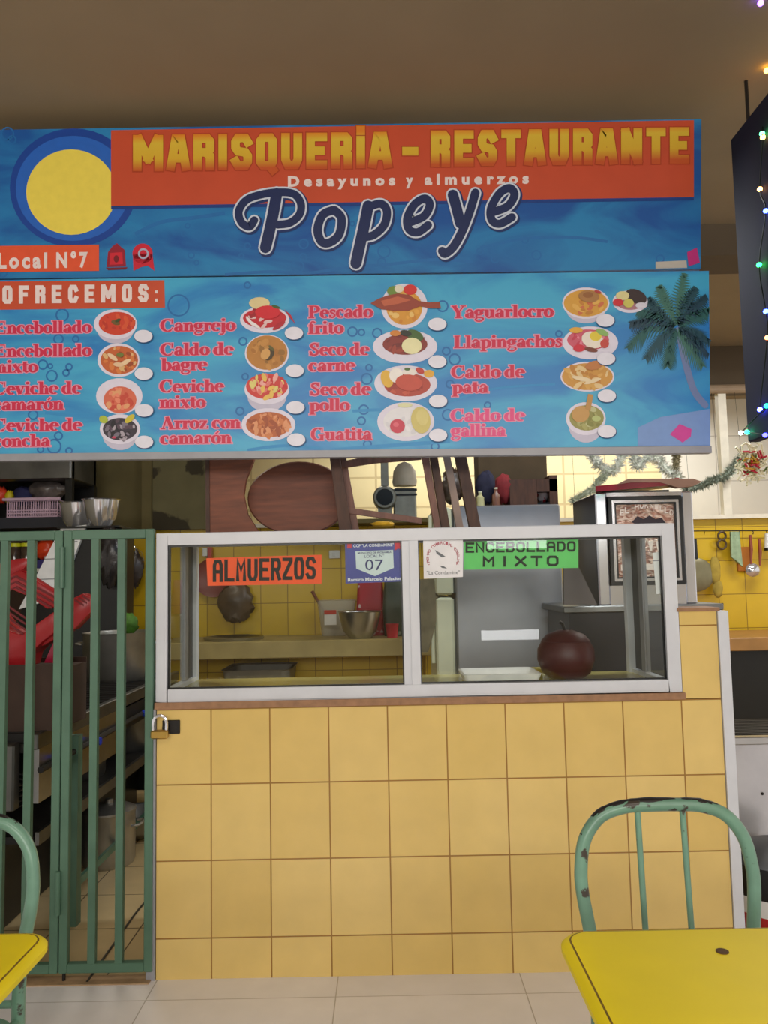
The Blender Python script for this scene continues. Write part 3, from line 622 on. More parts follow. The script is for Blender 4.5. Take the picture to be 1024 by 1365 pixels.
# ================================================================== MENU BOARD
YM = -.05
t = thing('menu_board', 'lower blue menu board listing dishes with round food pictures', 'menu board', at(470, 606, Y=YM))
mb = MB().use(M_wat2).pxprism([(-70, 374), (945, 361), (947, 594), (-70, 606)], YM, .03)
mb.use(M_ringd)
for x, y, r in ((238, 407, 14), (83, 420, 8), (78, 452, 6), (101, 452, 4), (57, 486, 6), (67, 488, 3), (69, 501, 7), (92, 489, 4), (88, 497, 4), (44, 553, 6), (72, 595, 9), (78, 581, 5), (54, 599, 4), (92, 601, 4), (324, 455, 5), (327, 502, 4), (320, 548, 5), (470, 442, 6), (482, 443, 4), (503, 444, 6), (489, 505, 7), (492, 490, 4), (485, 546, 6), (482, 561, 5), (595, 468, 5), (606, 479, 7), (597, 553, 7), (600, 512, 5), (590, 408, 7), (745, 445, 4), (490, 592, 5), (760, 395, 3), (580, 595, 5), (330, 380, 4), (650, 540, 4)):
    mb.ringp(x, y, r, r, 2.2, YM-.0004, 20)
mb.use(M_wave2)
for pts, w_ in (([(60, 550), (110, 554), (160, 548)], 4), ([(470, 548), (520, 545), (590, 540)], 4), ([(600, 535), (660, 518), (740, 512)], 3), ([(440, 600), (520, 594), (600, 588)], 5), ([(330, 600), (380, 594), (430, 598)], 4)):
    mb.ribbon(smooth_path(pts), w_, YM-.0004, False)
mb.use(fm((120, 152, 206))).flat([(850, 570), (880, 556), (946, 545), (947, 594), (850, 595)], YM-.0004)
mb.build('panel', None, t)
mb = MB().use(M_alu2); a, b = at(-70, 606, Y=YM), at(948, 594.5, Y=YM)
mb.prism([(a.x, a.z), (b.x, b.z), (b.x, b.z-.024), (a.x, a.z-.024)], YM-.004, YM+.03); mb.build('lower_rail', None, t)
FL().flat([(-60, 375.5), (219, 373.5), (220, 410), (-60, 413.5)], YM-.0008).build('heading_band', M_orange, t)
m = FL(); block(m, 'OFRECEMOS', 6, 402, 195, 18.5, 5.6, YM-.0014, -.012, imp=8.5); FL().ell(208.5, 400, 2.8, 2.8, YM-.0014, 4, .78).ell(208.5, 389, 2.8, 2.8, YM-.0014, 4, .78).build('heading_colon', pm('lettering_pale', (232, 222, 218), .5), t); m.build('heading_lettering', pm('lettering_pale', (232, 222, 218), .5), t)
dishes = [('Encebollado', -8, 445, 122, ''), ('Encebollado', -8, 476, 122, ''), ('mixto', -11, 497, 50, ''), ('Ceviche de', -9, 526, 108, ''), ('camarón', -9, 547, 85, ''), ('Ceviche de', -9, 575, 109, ''), ('concha', -8, 596, 67, ''),
 ('Cangrejo', 214, 442, 314, ''), ('Caldo de', 214, 474, 311, ''), ('bagre', 215, 494, 276, ''), ('Ceviche', 213, 523, 298, ''), ('mixto', 213, 544, 274, ''), ('Arroz con', 214, 572, 321, ''), ('camarón', 214, 592, 309, ''),
 ('Pescado', 411, 424, 497, ''), ('frito', 411, 445, 458, ''), ('Seco de', 412, 474, 492, ''), ('carne', 412, 495, 473, ''), ('Seco de', 413, 527, 494, ''), ('pollo', 413, 548, 466, ''), ('Guatita', 415, 587, 496, ''),
 ('Yaguarlocro', 602, 424, 738, ''), ('Llapingachos', 605, 464, 750, ''), ('Caldo de', 602, 504, 699, ''), ('pata', 603, 524, 651, ''), ('Caldo de', 601, 562, 699, 'p'), ('gallina', 602, 582, 674, 'p')]
# one lettering part per dish name
groups = [(0,), (1, 2), (3, 4), (5, 6), (7,), (8, 9), (10, 11), (12, 13), (14, 15), (16, 17), (18, 19), (20,), (21,), (22,), (23, 24), (25, 26)]
M_pale = fm((226, 150, 176)); M_crim = fm((204, 36, 74)); M_pink = fm((222, 72, 130))
for g in groups:
    m = FL(); m.use(M_pale)
    for i in g: s_, a, yb, b, q = dishes[i]; serif(m, s_, a, yb, b, 16.5, YM-.0008, .13)
    m.use(M_pink if dishes[g[0]][4] else M_crim)
    for i in g: s_, a, yb, b, q = dishes[i]; serif(m, s_, a, yb, b, 16.5, YM-.0014)
    m.build('dish_name', None, t)
M_plate = fm((222, 216, 232)); M_plate2 = fm((196, 190, 210)); rf = random.Random(11)
def dish(cx, cy, rx, ry, fx, fy, frx, fry, base, bits, n=26, extra=(), bowl=0):
    m = FL()
    if bowl: m.use(M_plate2).ell(cx, cy+bowl, rx*.86, ry, YM-.0010)
    m.use(M_plate).ell(cx, cy, rx, ry, YM-.0014); m.use(fm(base)).ell(fx, fy, frx, fry, YM-.0018)
    for i in range(n):
        q = rf.uniform(0, 6.28); d = math.sqrt(rf.random())*.86; s_ = rf.uniform(.07, .2)
        m.use(fm(bits[i % len(bits)])).ell(fx+frx*d*math.cos(q), fy+fry*d*math.sin(q), frx*s_*1.2, fry*s_, YM-.0022-.00004*i, 9, rf.uniform(0, 3))
    for ie, e in enumerate(extra):
        m.use(fm(e[0]))
        if len(e) == 6: m.ell(*e[1:5], YM-.0048-.00008*ie, 16, e[5])
        else: m.flat(e[1], YM-.0048-.00008*ie)
    m.build('dish_picture', None, t)
dish(154, 432, 29, 20, 156, 431, 24.5, 15.5, (206, 62, 34), [(190, 50, 30), (216, 84, 44)], 16, [((110, 84, 40), 154, 430, 6, 3, .3), ((60, 74, 30), 157, 427, 4, 2, -.5)], 6)
dish(158, 480, 28, 22.5, 159, 480, 25, 19, (196, 96, 44), [(216, 124, 58), (160, 70, 30), (222, 180, 120)], 26, [((232, 200, 160), 150, 476, 8, 3, .6), ((232, 200, 160), 167, 483, 8, 3, -.5), ((226, 190, 150), 158, 486, 7, 3, .1), ((110, 120, 50), 160, 473, 5, 3, 0)])
dish(159, 528, 31, 24, 160, 533, 22, 18, (214, 104, 76), [(232, 136, 104), (200, 70, 50), (226, 160, 110)], 30)
dish(160, 572, 27, 20, 160, 572, 23, 15, (52, 44, 56), [(30, 24, 32), (120, 110, 124), (84, 64, 78), (170, 160, 170)], 34, [((176, 190, 60), 138, 559, 6, 5, .4), ((206, 190, 50), 173, 558, 8, 4, -.7), ((190, 60, 90), 152, 583, 3, 1.5, 0)], 8)
dish(353, 426, 33, 18, 353, 424, 29, 13, (196, 28, 42), [(214, 52, 60), (160, 20, 34), (226, 190, 190)], 18, [((222, 204, 150), 346, 404, 14, 8, 0), ((210, 30, 44), 357, 416, 17, 9, 0), ((60, 90, 40), 368, 409, 6, 2, .3), ((190, 24, 40), [(379, 412), (388, 420), (394, 432), (387, 424)]), ((232, 224, 224), 333, 428, 8, 2, .9), ((232, 224, 224), 340, 433, 9, 2, .6), ((180, 24, 40), 372, 434, 10, 3, -.6)])
dish(356, 471, 29.5, 25, 356, 470, 27.5, 23, (184, 124, 50), [(172, 112, 42), (196, 138, 64), (150, 104, 40)], 22, [((70, 54, 24), 359, 472, 6, 9, .5), ((212, 160, 90), 354, 472, 6, 8, .5), ((96, 90, 34), 362, 464, 5, 2, .8)])
dish(356, 519, 30, 20, 356, 515, 28, 17, (206, 60, 54), [(226, 120, 110), (232, 190, 90), (200, 40, 40), (236, 170, 160), (222, 206, 120)], 40, (), 10)
dish(358, 566, 36, 22, 358, 566, 30, 17, (186, 98, 46), [(206, 124, 70), (160, 76, 34), (222, 150, 104)], 50)
dish(539, 408, 31, 30, 539, 410, 24, 23, (214, 150, 50), [(226, 164, 64), (206, 132, 40), (230, 190, 110)], 22, [((110, 140, 60), 525, 388, 9, 7, 0), ((222, 214, 190), 532, 385, 6, 5, 0), ((206, 44, 40), 547, 386, 9, 7, 0), ((150, 64, 44), [(494, 404), (505, 398), (516, 394), (530, 391), (545, 393), (558, 401), (572, 403), (586, 402), (588, 411), (574, 411), (560, 408), (545, 414), (525, 414), (508, 412)]), ((190, 96, 64), [(508, 401), (530, 395), (548, 400), (530, 405), (512, 408)])])
dish(540, 462, 43, 22.5, 540, 459, 30, 14, (136, 50, 40), [(160, 64, 46), (116, 40, 34)], 20, [((70, 100, 46), 553, 447, 12, 7, .4), ((40, 44, 34), 541, 444, 8, 4, .2), ((232, 226, 176), 549, 461, 13.5, 11, 0), ((206, 130, 50), 527, 444, 7, 4, 0)])
dish(541, 511, 42, 24, 543, 513, 31, 15.5, (178, 66, 48), [(196, 84, 60), (160, 52, 40)], 20, [((222, 176, 60), 516, 505, 8, 12, -.3), ((238, 232, 226), 528, 500, 9, 10, .2), ((230, 222, 214), 546, 496, 10, 5, 0), ((196, 78, 58), 545, 510, 18, 11, .1), ((226, 170, 60), 572, 498, 7, 5, 0), ((190, 60, 50), 560, 494, 6, 4, .5), ((80, 110, 50), 543, 492, 4, 2, 0)])
dish(541, 562, 38, 26, 541, 562, 30, 20, (226, 224, 228), [(236, 234, 238), (214, 212, 218)], 14, [((206, 190, 110), 561, 560, 13, 18, -.15), ((214, 200, 126), 563, 556, 8, 11, -.15), ((200, 60, 80), 530, 568, 10, 9.5, 0), ((222, 100, 116), 528, 566, 4, 3, 0), ((216, 214, 170), 540, 540, 10, 3, 0)])
dish(781, 404, 31.5, 21, 781, 404, 29.5, 18, (214, 158, 60), [(226, 176, 84), (196, 128, 50), (206, 110, 70)], 22, [((170, 120, 66), 785, 395, 14, 8, .1), ((150, 96, 50), 784, 393, 7, 4, 0), ((180, 60, 60), 797, 389, 5, 2, .3)], 6)
dish(787, 457, 37, 22, 784, 453, 28, 14, (206, 90, 110), [(226, 130, 150), (200, 60, 84)], 18, [((238, 228, 214), 790, 453, 15, 11, .3), ((226, 202, 60), 794, 448, 8, 6.5, 0), ((226, 170, 60), 768, 440, 9, 4, 0), ((140, 180, 100), 803, 443, 9, 4, .4), ((206, 40, 60), 772, 464, 8, 5, 0), ((196, 70, 60), 806, 458, 6, 6, 0), ((120, 60, 44), 788, 466, 9, 3, .2)])
dish(783, 502, 36, 20, 783, 502, 34, 18, (204, 148, 62), [(216, 166, 84), (190, 128, 48), (226, 196, 140)], 34, [((190, 120, 60), 792, 487, 12, 6, -.2), ((232, 210, 170), 776, 505, 14, 3, .2), ((232, 210, 170), 790, 508, 12, 2.5, -.3)])
dish(781, 558, 26.5, 22, 782, 557, 23, 17, (150, 146, 78), [(170, 166, 100), (130, 130, 60), (190, 190, 140)], 22, [((196, 150, 84), 774, 552, 12, 11, -.4), ((186, 138, 74), [(780, 545), (787, 548), (791, 526), (784, 525)]), ((180, 190, 120), 795, 558, 6, 4, 0)], 10)
dish(840, 402, 23.5, 15, 840, 402, 19, 11, (176, 120, 130), [(190, 130, 140)], 6, [((52, 34, 34), 848, 395, 15, 9, .4), ((222, 210, 150), 830, 394, 9, 6, 0), ((206, 40, 50), 824, 403, 7, 5, 0), ((206, 196, 96), 838, 404, 7, 6, 0), ((214, 210, 222), 855, 407, 8, 4, 0)])
for x, y in ((191, 448), (191.5, 498), (192, 547), (192, 589), (392, 444), (393, 494), (394, 543), (395, 586), (583, 432), (583, 482), (584, 534.5), (584, 580), (807, 427), (808, 478), (809, 527.5), (809, 575)):
    m = FL().use(fm((20, 70, 120))).ell(x+.6, y+.8, 12.8, 9, YM-.0058); m.use(fm((226, 224, 236))).ell(x, y, 12.2, 8.4, YM-.0062); m.build('price_disc', None, t)
# palm tree print
m = FL()
m.use(fm((112, 128, 170))).ribbon(smooth_path([(905, 440), (913, 480), (925, 520), (940, 540)]), [9]*19, YM-.0008)
gre = [(24, 72, 84), (36, 92, 88), (60, 110, 96), (20, 60, 78)]; rp_ = random.Random(5)
for tip, bend in (((912, 366), (905, 400)), ((880, 382), (890, 405)), ((866, 398), (880, 415)), ((842, 430), (868, 426)), ((838, 462), (862, 438)), ((862, 476), (880, 450)), ((890, 486), (893, 462)), ((946, 452), (925, 440)), ((936, 486), (918, 458)), ((944, 470), (926, 450)), ((944, 412), (922, 420)), ((940, 395), (920, 412)), ((926, 384), (912, 405)), ((852, 414), (874, 418))):
    c0 = (903, 436); pts = smooth_path([c0, bend, tip], 10)
    m.use(fm(rp_.choice(gre)))
    for i, (x, y) in enumerate(pts[2:]):
        l = 15*math.sin(math.pi*min(.92, (i+2)/len(pts)))+4
        for sd in (-1, 1):
            dx, dy = pts[min(i+3, len(pts)-1)][0]-pts[i+1][0], pts[min(i+3, len(pts)-1)][1]-pts[i+1][1]; q = math.hypot(dx, dy) or 1; dx /= q; dy /= q
            ex, ey = dx*.6-dy*sd*.7, dy*.6+dx*sd*.7+.45
            tx, ty = min(x+ex*l, 945), y+ey*l
            m.flat([(x-dx*2, y-dy*2), (x+dx*2.4, y+dy*2.4), (tx, ty)], YM-.0012)
m.build('palm_picture', None, t)
FL().use(fm((206, 60, 150))).flat([(893, 579), (906, 565), (922, 572), (921, 582), (910, 590)], YM-.0012).build('magenta_tag', None, t)

# ================================================================== GATE
def gate_leaf(label, x_l, x_r, bars, full):
    zt, zb = 1.498, .03
    t = thing('gate_leaf', label, 'gate', ((x_l+x_r)/2, 0, 0), 'folding green gate leaves')
    y0, y1 = -.013, .013
    for x in (x_l, x_r-.028): MB().box(x, x+.028, y0, y1, zb, zt, .002).build('frame_post', M_green, t)
    MB().box(x_l+.028, x_r-.028, y0, y1, zt-.032, zt, .002).build('top_rail', M_green, t)
    MB().box(x_l+.028, x_r-.028, y0, y1, zb, zb+.03, .002).build('bottom_rail', M_green, t)
    for x in bars: MB().box(x-.0125, x+.0125, y0+.002, y1-.002, zb+.03, zt-.032).build('upright_bar', M_green, t)
    return t
gx = lambda p: at(p, 1000, Y=0).x
ga = gate_leaf('green barred gate leaf padlocked beside the yellow tiled counter', gx(83.5), gx(205), (gx(125.5), gx(161)), True)
gb = gate_leaf('green barred gate leaf at the left edge of the photo', gx(83.5)-.36, gx(82), (gx(38.5), gx(2.5), gx(-27)), True)
for z in (1.37, .29):
    MB().tube([(gx(82.8), -.02, z-.07), (gx(82.8), -.02, z+.07)], .0085, 10).build('hinge', M_green, ga, SM)
# bracket feet: gate pivots on a floor pin
for g, x in ((ga, gx(83.5)+.014), (gb, gx(83.5)-.346)):
    MB().tube([(x, 0, 0), (x, 0, .031)], .006, 8).build('pivot_pin', M_iron, g)

# ================================================================== TABLES AND CHAIRS
def table(label, x0, y0, loc, bolt):
    W_, D_ = .72, .72; t = thing('dining_table', label, 'table', (0, 0, 0), 'yellow metal tables')
    a, b, c, d = -W_/2, W_/2, -D_/2, D_/2; r = .05
    mb = MB().use(M_yel); L = lambda z, i: rrect(a, b, c, d, r, z, 6, i)
    mb.loft([L(.718, .003), L(.722, 0), L(.730, 0), L(.736, .006), L(.7385, .013)], caps=False)
    mb.use(M_seam).loft([L(.7385, .013), L(.7392, .016)], caps=False)
    mb.use(M_yel).loft([L(.7392, .016), L(.74, .020)], caps=False); mb.add(L(.74, .020), [tuple(range(28))]); mb.add(L(.718, .003), [tuple(range(27, -1, -1))])
    mb.build('table_top', None, t, SM)
    MB().box(a+.06, b-.06, c+.06, d-.06, .68, .717).build('apron_frame', M_chairg, t)
    for sx in (-1, 1):
        for sy in (-1, 1): MB().tube([(sx*(W_/2-.09), sy*(D_/2-.09), .70), (sx*(W_/2-.05), sy*(D_/2-.05), .0)], .014, 10).build('leg', M_chairg, t, SM)
    if bolt:
        MB().lathe([(.0095, 0), (.0095, .0015), (.007, .002)], (bolt[0], bolt[1], .74), 14, 1, True, True).build('bolt_head', pm('rusty_bolt', (92, 66, 40), .7, .3), t)
    t.location = loc; ORI[t] = Vector(loc); return t
xa = at(747, 1252, Z=.74).x; yb_ = at(820, 1235, Z=.74).y
bp = at(963, 1269, Z=.74); cx, cy = xa+.36, yb_-.36
ta = table('square yellow table with a brown bolt in its top, in front of the tiled counter', 0, 0, (cx, cy, 0), (bp.x-cx, bp.y-cy))
xl = at(55, 1262, Z=.74).x; tb = table('square yellow table cut off by the lower left corner of the photo', 0, 0, (xl-.36, at(20, 1239, Z=.74).y-.36, 0), None)

def chair(label):
    t = thing('metal_chair', label, 'chair', (0, 0, 0), 'green tube chairs')
    half = [(-.155, .06, .0), (-.156, .02, .25), (-.158, .0, .44), (-.163, .0, .56), (-.176, .012, .66), (-.176, .018, .71), (-.164, .024, .765), (-.13, .028, .808), (-.08, .03, .826), (-.03, .031, .829)]
    full = half+[(-x, y, z) for x, y, z in reversed(half)]
    MB().tube(smooth_path(full, 5), .0135, 14).build('back_frame', M_chairg, t, SM)
    # rubbed bare metal on the crown of the back
    arc = [(x, y+.0005, z+.0036) for x, y, z in smooth_path([p for p in full if p[2] > .76], 5)]
    rw = random.Random(2); MB().tube(arc, [.0112+rw.uniform(-.0012, .0012) for _ in arc], 14).build('rubbed_crown', M_wornd, t, SM)
    for s in (-1, 1):
        MB().tube([(s*.047-.004, .0, .47), (s*.047-.005, .012, .64), (s*.047-.004, .03, .822)], .0062, 10).build('back_spindle', M_chairg, t, SM)
        MB().tube(smooth_path([(s*.15, -.35, .435), (s*.158, -.37, .40), (s*.165, -.385, 0)], 4), .0125, 10).build('front_leg', M_chairg, t, SM)
    MB().tube([(-.158, 0, .47), (.158, 0, .47)], .008, 8).build('lower_rail', M_chairg, t, SM)
    for s in (-1, 1): MB().tube([(s*.158, .0, .436), (s*.15, -.35, .436)], .011, 10).build('seat_rail', M_chairg, t, SM)
    L = lambda z, i: rrect(-.17, .17, -.38, -.02, .05, z, 5, i)
    MB().loft([L(.444, .006), L(.448, 0), L(.454, 0), L(.458, .006)]).build('seat', M_chairg, t, SM)
    return t
ca = chair('green metal chair with a worn tube back behind the right yellow table')
p = at(886, 1100, Y=-1.05); ca.location = (p.x-.003, -1.075, 0)
p2 = at(38, 1240, Y=-1.05)
cb_ = dup(ca, (p2.x-.165, -1.075, 0), 'green metal chair cut off by the left edge behind the left yellow table')

# ================================================================== LEFT KITCHEN: STOVE AND WHAT STANDS ON IT
SX, SZ = -.64, .78
t = thing('stove', 'long sooty iron stove running back behind the green gate', 'stove', (-1.05, 1.1, 0))
MB().box(-1.5, SX-.03, .12, 2.05, SZ-.06, SZ-.03).build('hob', M_iron, t)
mb = MB()
for i in range(44): y = .16+i*.043; mb.box(-1.48, SX-.04, y, y+.014, SZ-.03, SZ)
mb.build('grate', M_iron, t)
MB().box(SX-.03, SX, .12, 2.05, SZ-.05, SZ+.005, .003).build('front_rim', M_steeld, t)
MB().box(SX-.025, SX-.004, .14, .95, SZ-.24, SZ-.05).build('front_panel', M_steel, t)
MB().box(-1.5, -1.49, .12, 2.05, .05, SZ-.06).build('back_shade_sheet', M_black, t); MB().box(-.89, -.88, .16, 2.02, .01, .40).build('under_shade_sheet', M_black, t)  # black sheets added to stand for the shade under the stove
MB().box(-1.49, SX-.1, 2.03, 2.05, .1, SZ-.06).build('end_shade_sheet', M_black, t)  # one more black sheet added for the darkness below the hob
MB().box(SX-.025, SX-.008, .98, 2.05, SZ-.16, SZ-.06).build('front_panel', M_iron, t)
MB().tube([(SX+.01, .12, SZ-.12), (SX+.01, 2.0, SZ-.12)], .012, 8).build('gas_pipe', M_iron, t)
for y in (.3, .62, 1.3, 1.6): MB().tube([(SX+.012, y, SZ-.12), (SX+.045, y, SZ-.12)], .017, 10).build('valve_knob', pm('blue_knob', (24, 56, 190), .4), t)
for x in (-1.47, SX-.012):
    for y in (.42, 2.0): MB().box(x, x+.04, y, y+.045, 0, SZ-.06).build('leg', M_green, t)
MB().box(-1.5, SX-.02, .14, 2.03, .40, .425).build('lower_shelf', M_iron, t)
MB().box(SX-.015, SX+.0, .14, 2.03, .395, .44).build('shelf_rim', M_steeld, t)
MB().box(SX-.03, SX-.015, .44, 2.03, .1, .13).build('foot_rail', M_green, t)
# drip box at the near end
solo(MB().box(-.86, -.70, .065, .117, SZ-.25, SZ-.02, .006), 'drip_tray', M_steeld, (-.78, .09, SZ-.25), 'dull steel drip box fixed to the near end of the stove', 'tray')
# cardboard box
bx0, bx1 = at(-60, 930, Y=.2).x, at(77, 930, Y=.2).x; bz1 = at(40, 886, Y=.2).z
mb = MB().use(M_card).box(bx0, bx1, .2, .48, SZ, bz1-.02)
mb.box(bx0, bx1, .2, .206, bz1-.02, bz1).box(bx0, bx1, .474, .48, bz1-.02, bz1)
solo(mb, 'cardboard_box', None, ((bx0+bx1)/2, .34, SZ), 'brown cardboard box on the near end of the stove under the red plastic chair', 'box')
# red plastic chair lying on the box
t = thing('plastic_chair', 'red plastic chair lying upturned on the cardboard box', 'chair', at(40, 889, Y=.3))
def pp(name, poly, Y, d, par=None, bev=.006, mat=M_red): return MB().pxprism(poly, Y, d).build(name, mat, par or t, SM, bev)
b_ = pp('seat', [(-30, 790), (10, 840), (28, 846), (62, 822), (82, 808), (80, 838), (56, 856), (40, 872), (36, 889), (-30, 889)], .26, .12)
pp('side_rail', [(60, 824), (98, 797), (110, 791), (124, 797), (122, 815), (100, 838), (84, 846), (56, 862), (44, 850)], .285, .06)
s1 = pp('back_slat', [(4, 772), (26, 759), (86, 797), (92, 806), (62, 812), (40, 796), (10, 784)], .30, .05)
pp('leg', [(-30, 762), (14, 746), (34, 744), (38, 752), (30, 760), (4, 775), (-30, 790)], .31, .05)
pp('leg', [(72, 853), (84, 846), (86, 884), (58, 884)], .29, .05, None, .004, pm('magenta_plastic', (168, 24, 60), .3))
rb_ = MB().use(pm('red_plastic_rib', (120, 16, 22), .4))
for k in range(3):
    o = k*8; rb_.pxprism([(10+o*.2, 775+o*.9-4), (22, 767+o*.9), (86-o, 802+o*.45), (85-o, 804.5+o*.45), (20, 769.5+o*.9), (10, 778+o*.9-3)], .297, .004)
for k in range(4):
    o = k*6; rb_.pxprism([(10, 806+o*1.3), (42-o*.6, 828+o*.9), (41-o*.6, 830.3+o*.9), (9, 808.6+o*1.3)], .257, .004)
for k in range(3): rb_.pxprism([(100+k*5, 799-k*3), (112+k*4, 806-k*3), (111+k*4, 808-k*3), (99+k*5, 801-k*3)], .282, .004)
rb_.build('moulded_ribs', None, t)
# big pot on the stove
def pot(label, c, r, hgt, mat, handles=True, lid=False, group=None, name='cooking_pot'):
    t = thing(name, label, 'pot', c, group)
    MB().lathe([(r*.94, 0), (r, .02), (r, hgt-.01), (r*1.03, hgt), (r*.98, hgt), (r*.95, hgt-.012), (r*.93, .02), (.001, .018)], c, 32, 1, True, False).build('body', mat, t, SM)
    if handles:
        for s in (-1, 1):
            MB().tube(smooth_path([(c[0]+s*r, c[1]-.05, c[2]+hgt*.75), (c[0]+s*(r+.035), c[1]-.04, c[2]+hgt*.77), (c[0]+s*(r+.035), c[1]+.04, c[2]+hgt*.77), (c[0]+s*r, c[1]+.05, c[2]+hgt*.75)], 4), .007, 8).build('handle', mat, t, SM)
    if lid:
        MB().lathe([(r*1.02, 0), (r*1.02, .008), (r*.6, .03), (.018, .036), (.018, .055), (.001, .058)], (c[0], c[1], c[2]+hgt), 28).build('lid', mat, t, SM)
    return t
M_alum = pm('dented_aluminium', (176, 174, 168), .4, .9, .2, 7, .3)
pot('large dented aluminium pot on the far end of the stove', (-.90, 1.75, SZ), .19, .26, M_alum)
pot('aluminium pot with a lid on the floor under the stove', (-.73, 1.12, 0.0), .12, .24, M_alum, True, True)
pot('dark deep pot on the shelf below the stove beside the counter', (-.80, 1.62, .425), .14, .2, M_steeld, False)
pot('dull grey pot on the shelf below the middle of the stove', (-.84, 1.02, .425), .12, .17, M_steeld, False, True)
mb = MB().lathe([(.09, 0), (.16, .05), (.19, .11), (.2, .115), (.185, .11), (.15, .05), (.001, .01)], (-.73, 1.52, 0), 30)
solo(mb, 'wide_basin', M_alum, (-.73, 1.52, 0), 'wide pale metal basin on the floor behind the lidded pot', 'basin', None, smooth=SM)
mb = MB()
for k in range(5): mb.tube([(-1.02+.17*math.cos(q), .5+.17*math.sin(q), .445+k*.02) for q in [6.283*j/30 for j in range(31)]], .004, 6)
solo(mb, 'wire_coil', M_steeld, (-1.02, .5, .425), 'coil of grey wire on the shelf below the near end of the stove', 'wire')
# cable on the kitchen floor
a, b, c = at(116, 1309, Z=.004), at(152, 1258, Z=.004), at(192, 1204, Z=.004)
solo(MB().tube(smooth_path([a, b, c, (c.x+.05, c.y+.25, .004)], 5), .004, 8), 'black_cable', M_black, (a.x, a.y, 0), 'thin black cable lying across the tiled floor behind the gate', 'cable')

# ---- hood cabinet with sloped white side, bowls on top
Yh = 2.15
t = thing('hood_cabinet', 'black tapering extractor cabinet with a sloped white side behind the stove', 'extractor hood', (at(120, 860, Y=Yh).x, 2.3, SZ))
q = lambda x, y: (at(x, y, Y=Yh).x, at(x, y, Y=Yh).z)
mb = MB().prism([q(112, 706), q(162, 704), (q(166, 0)[0], SZ), (q(66, 0)[0]-.25, SZ), q(30, 810), ], Yh, Yh+.25); mb.build('black_body', M_black, t)
mb = MB().prism([q(84, 704), q(118, 700), q(80, 796), q(28, 812)], Yh-.03, Yh-.002); mb.build('white_side', pm('white_ruled_board', (236, 238, 240), .4), t)
mb = MB()
for y0, xa_, xb_ in ((722, 75, 106), (744, 63, 98), (771, 50, 88)): mb.prism([q(xa_, y0+.8), q(xb_, y0-.6), q(xb_, y0+.8), q(xa_, y0+2)], Yh-.0315, Yh-.03)
mb.build('panel_joint', pm('joint_grey', (150, 152, 156), .6), t)
zc = q(110, 702)[1]
MB().box(q(80, 702)[0], q(163, 702)[0], Yh-.05, Yh+.33, zc-.012, zc).build('top_board', M_black, t)
def bowl(label, c, r, h_, mat, group=None, name='mixing_bowl'):
    return solo(MB().lathe([(r*.5, 0), (r*.8, h_*.3), (r*.95, h_*.75), (r, h_*.96), (r*1.08, h_), (r*1.0, h_*.97), (r*.92, h_*.75), (r*.76, h_*.3), (.001, .012)], c, 36), name, mat, c, label, 'bowl', group, smooth=SM)
bowl('shiny steel bowl on the black cabinet, left of two', (at(104, 700, Y=2.36).x, 2.37, zc), .12, .17, M_chrome, 'steel bowls on the black cabinet')
bowl('shiny steel bowl on the black cabinet, right of two', (at(135, 700, Y=2.15).x, 2.15, zc), .108, .165, M_chrome, 'steel bowls on the black cabinet')
# bags and utensils hanging on the back wall by the gate
def wrinkled(label, name, cat, px, py, w_, h_, Y, mat, seed, d=.05):
    c = at(px, py, Y=Y); mb = MB().blob((c.x, Y, c.z), w_/2, d, h_/2, .16, 20, seed)
    return solo(mb, name, mat, (c.x, Y, c.z-h_/2), label, cat, None, smooth=1.2)
M_bagk = pm('black_bag_film', (38, 34, 34), .25, 0, .4, 12, .5)
wrinkled('black plastic bag hanging from the wall between the gate and the black cabinet', 'plastic_bag', 'bag', 146, 742, .14, .36, 2.08, M_bagk, 4, .04)
wrinkled('dark grey crumpled plastic bag hanging on the yellow wall beside the gate post', 'plastic_bag', 'bag', 177, 758, .15, .28, 3.12, pm('grey_bag_film', (66, 58, 56), .3, 0, .4, 14, .5), 9, .05)
t = thing('wire_whisk', 'wire whisk hanging on the yellow wall above the grey plastic bag', 'whisk', at(180, 720, Y=3.14))
a, b, c = at(171, 718, Y=3.14), at(180, 730, Y=3.14), at(192, 748, Y=3.14)
MB().tube([a, b], .009, 8).build('handle', M_chrome, t)
mb = MB()
for k in (-2, -1, 0, 1, 2): mb.tube(smooth_path([b, ((b.x+c.x)/2+k*.008, 3.14, (b.z+c.z)/2+k*.007), c], 5), .0018, 6)
mb.build('wires', M_steel, t)
wrinkled('green leaf vegetable poking out of the large aluminium pot', 'leafy_greens', 'vegetable', 172, 832, .10, .12, 1.80, pm('leaf_green', (70, 120, 30), .6, 0, .4, 30), 12, .04)

# ---- rack at far left
Yr = 2.52
rx0, rx1 = at(-40, 650, Y=Yr).x, at(96, 650, Y=Yr).x
t = thing('shelf_rack', 'dark metal shelf rack at the far left with a steel top', 'rack', ((rx0+rx1)/2, Yr+.2, 0))
z1, z2_ = at(40, 690, Y=Yr).z, at(40, 758, Y=Yr).z
for x in (rx0, rx1-.045):
    for y in (Yr, Yr+.4): MB().box(x, x+.045, y, y+.04, 0, at(50, 606, Y=Yr).z+.1).build('upright', M_black, t)
for z, n, mt in ((z1, 'shelf', pm('slate_shelf', (44, 46, 56), .4)), (z2_, 'shelf', pm('pale_shelf', (190, 190, 180), .5))):
    MB().box(rx0, rx1, Yr-.02, Yr+.44, z-(.07 if n and z == z1 else .022), z).build(n, mt, t)
zt = at(50, 640, Y=Yr).z; MB().box(rx0, rx1-.0, Yr-.02, Yr+.44, zt, zt+.2, .01).build('steel_top', M_steeld, t, SM)
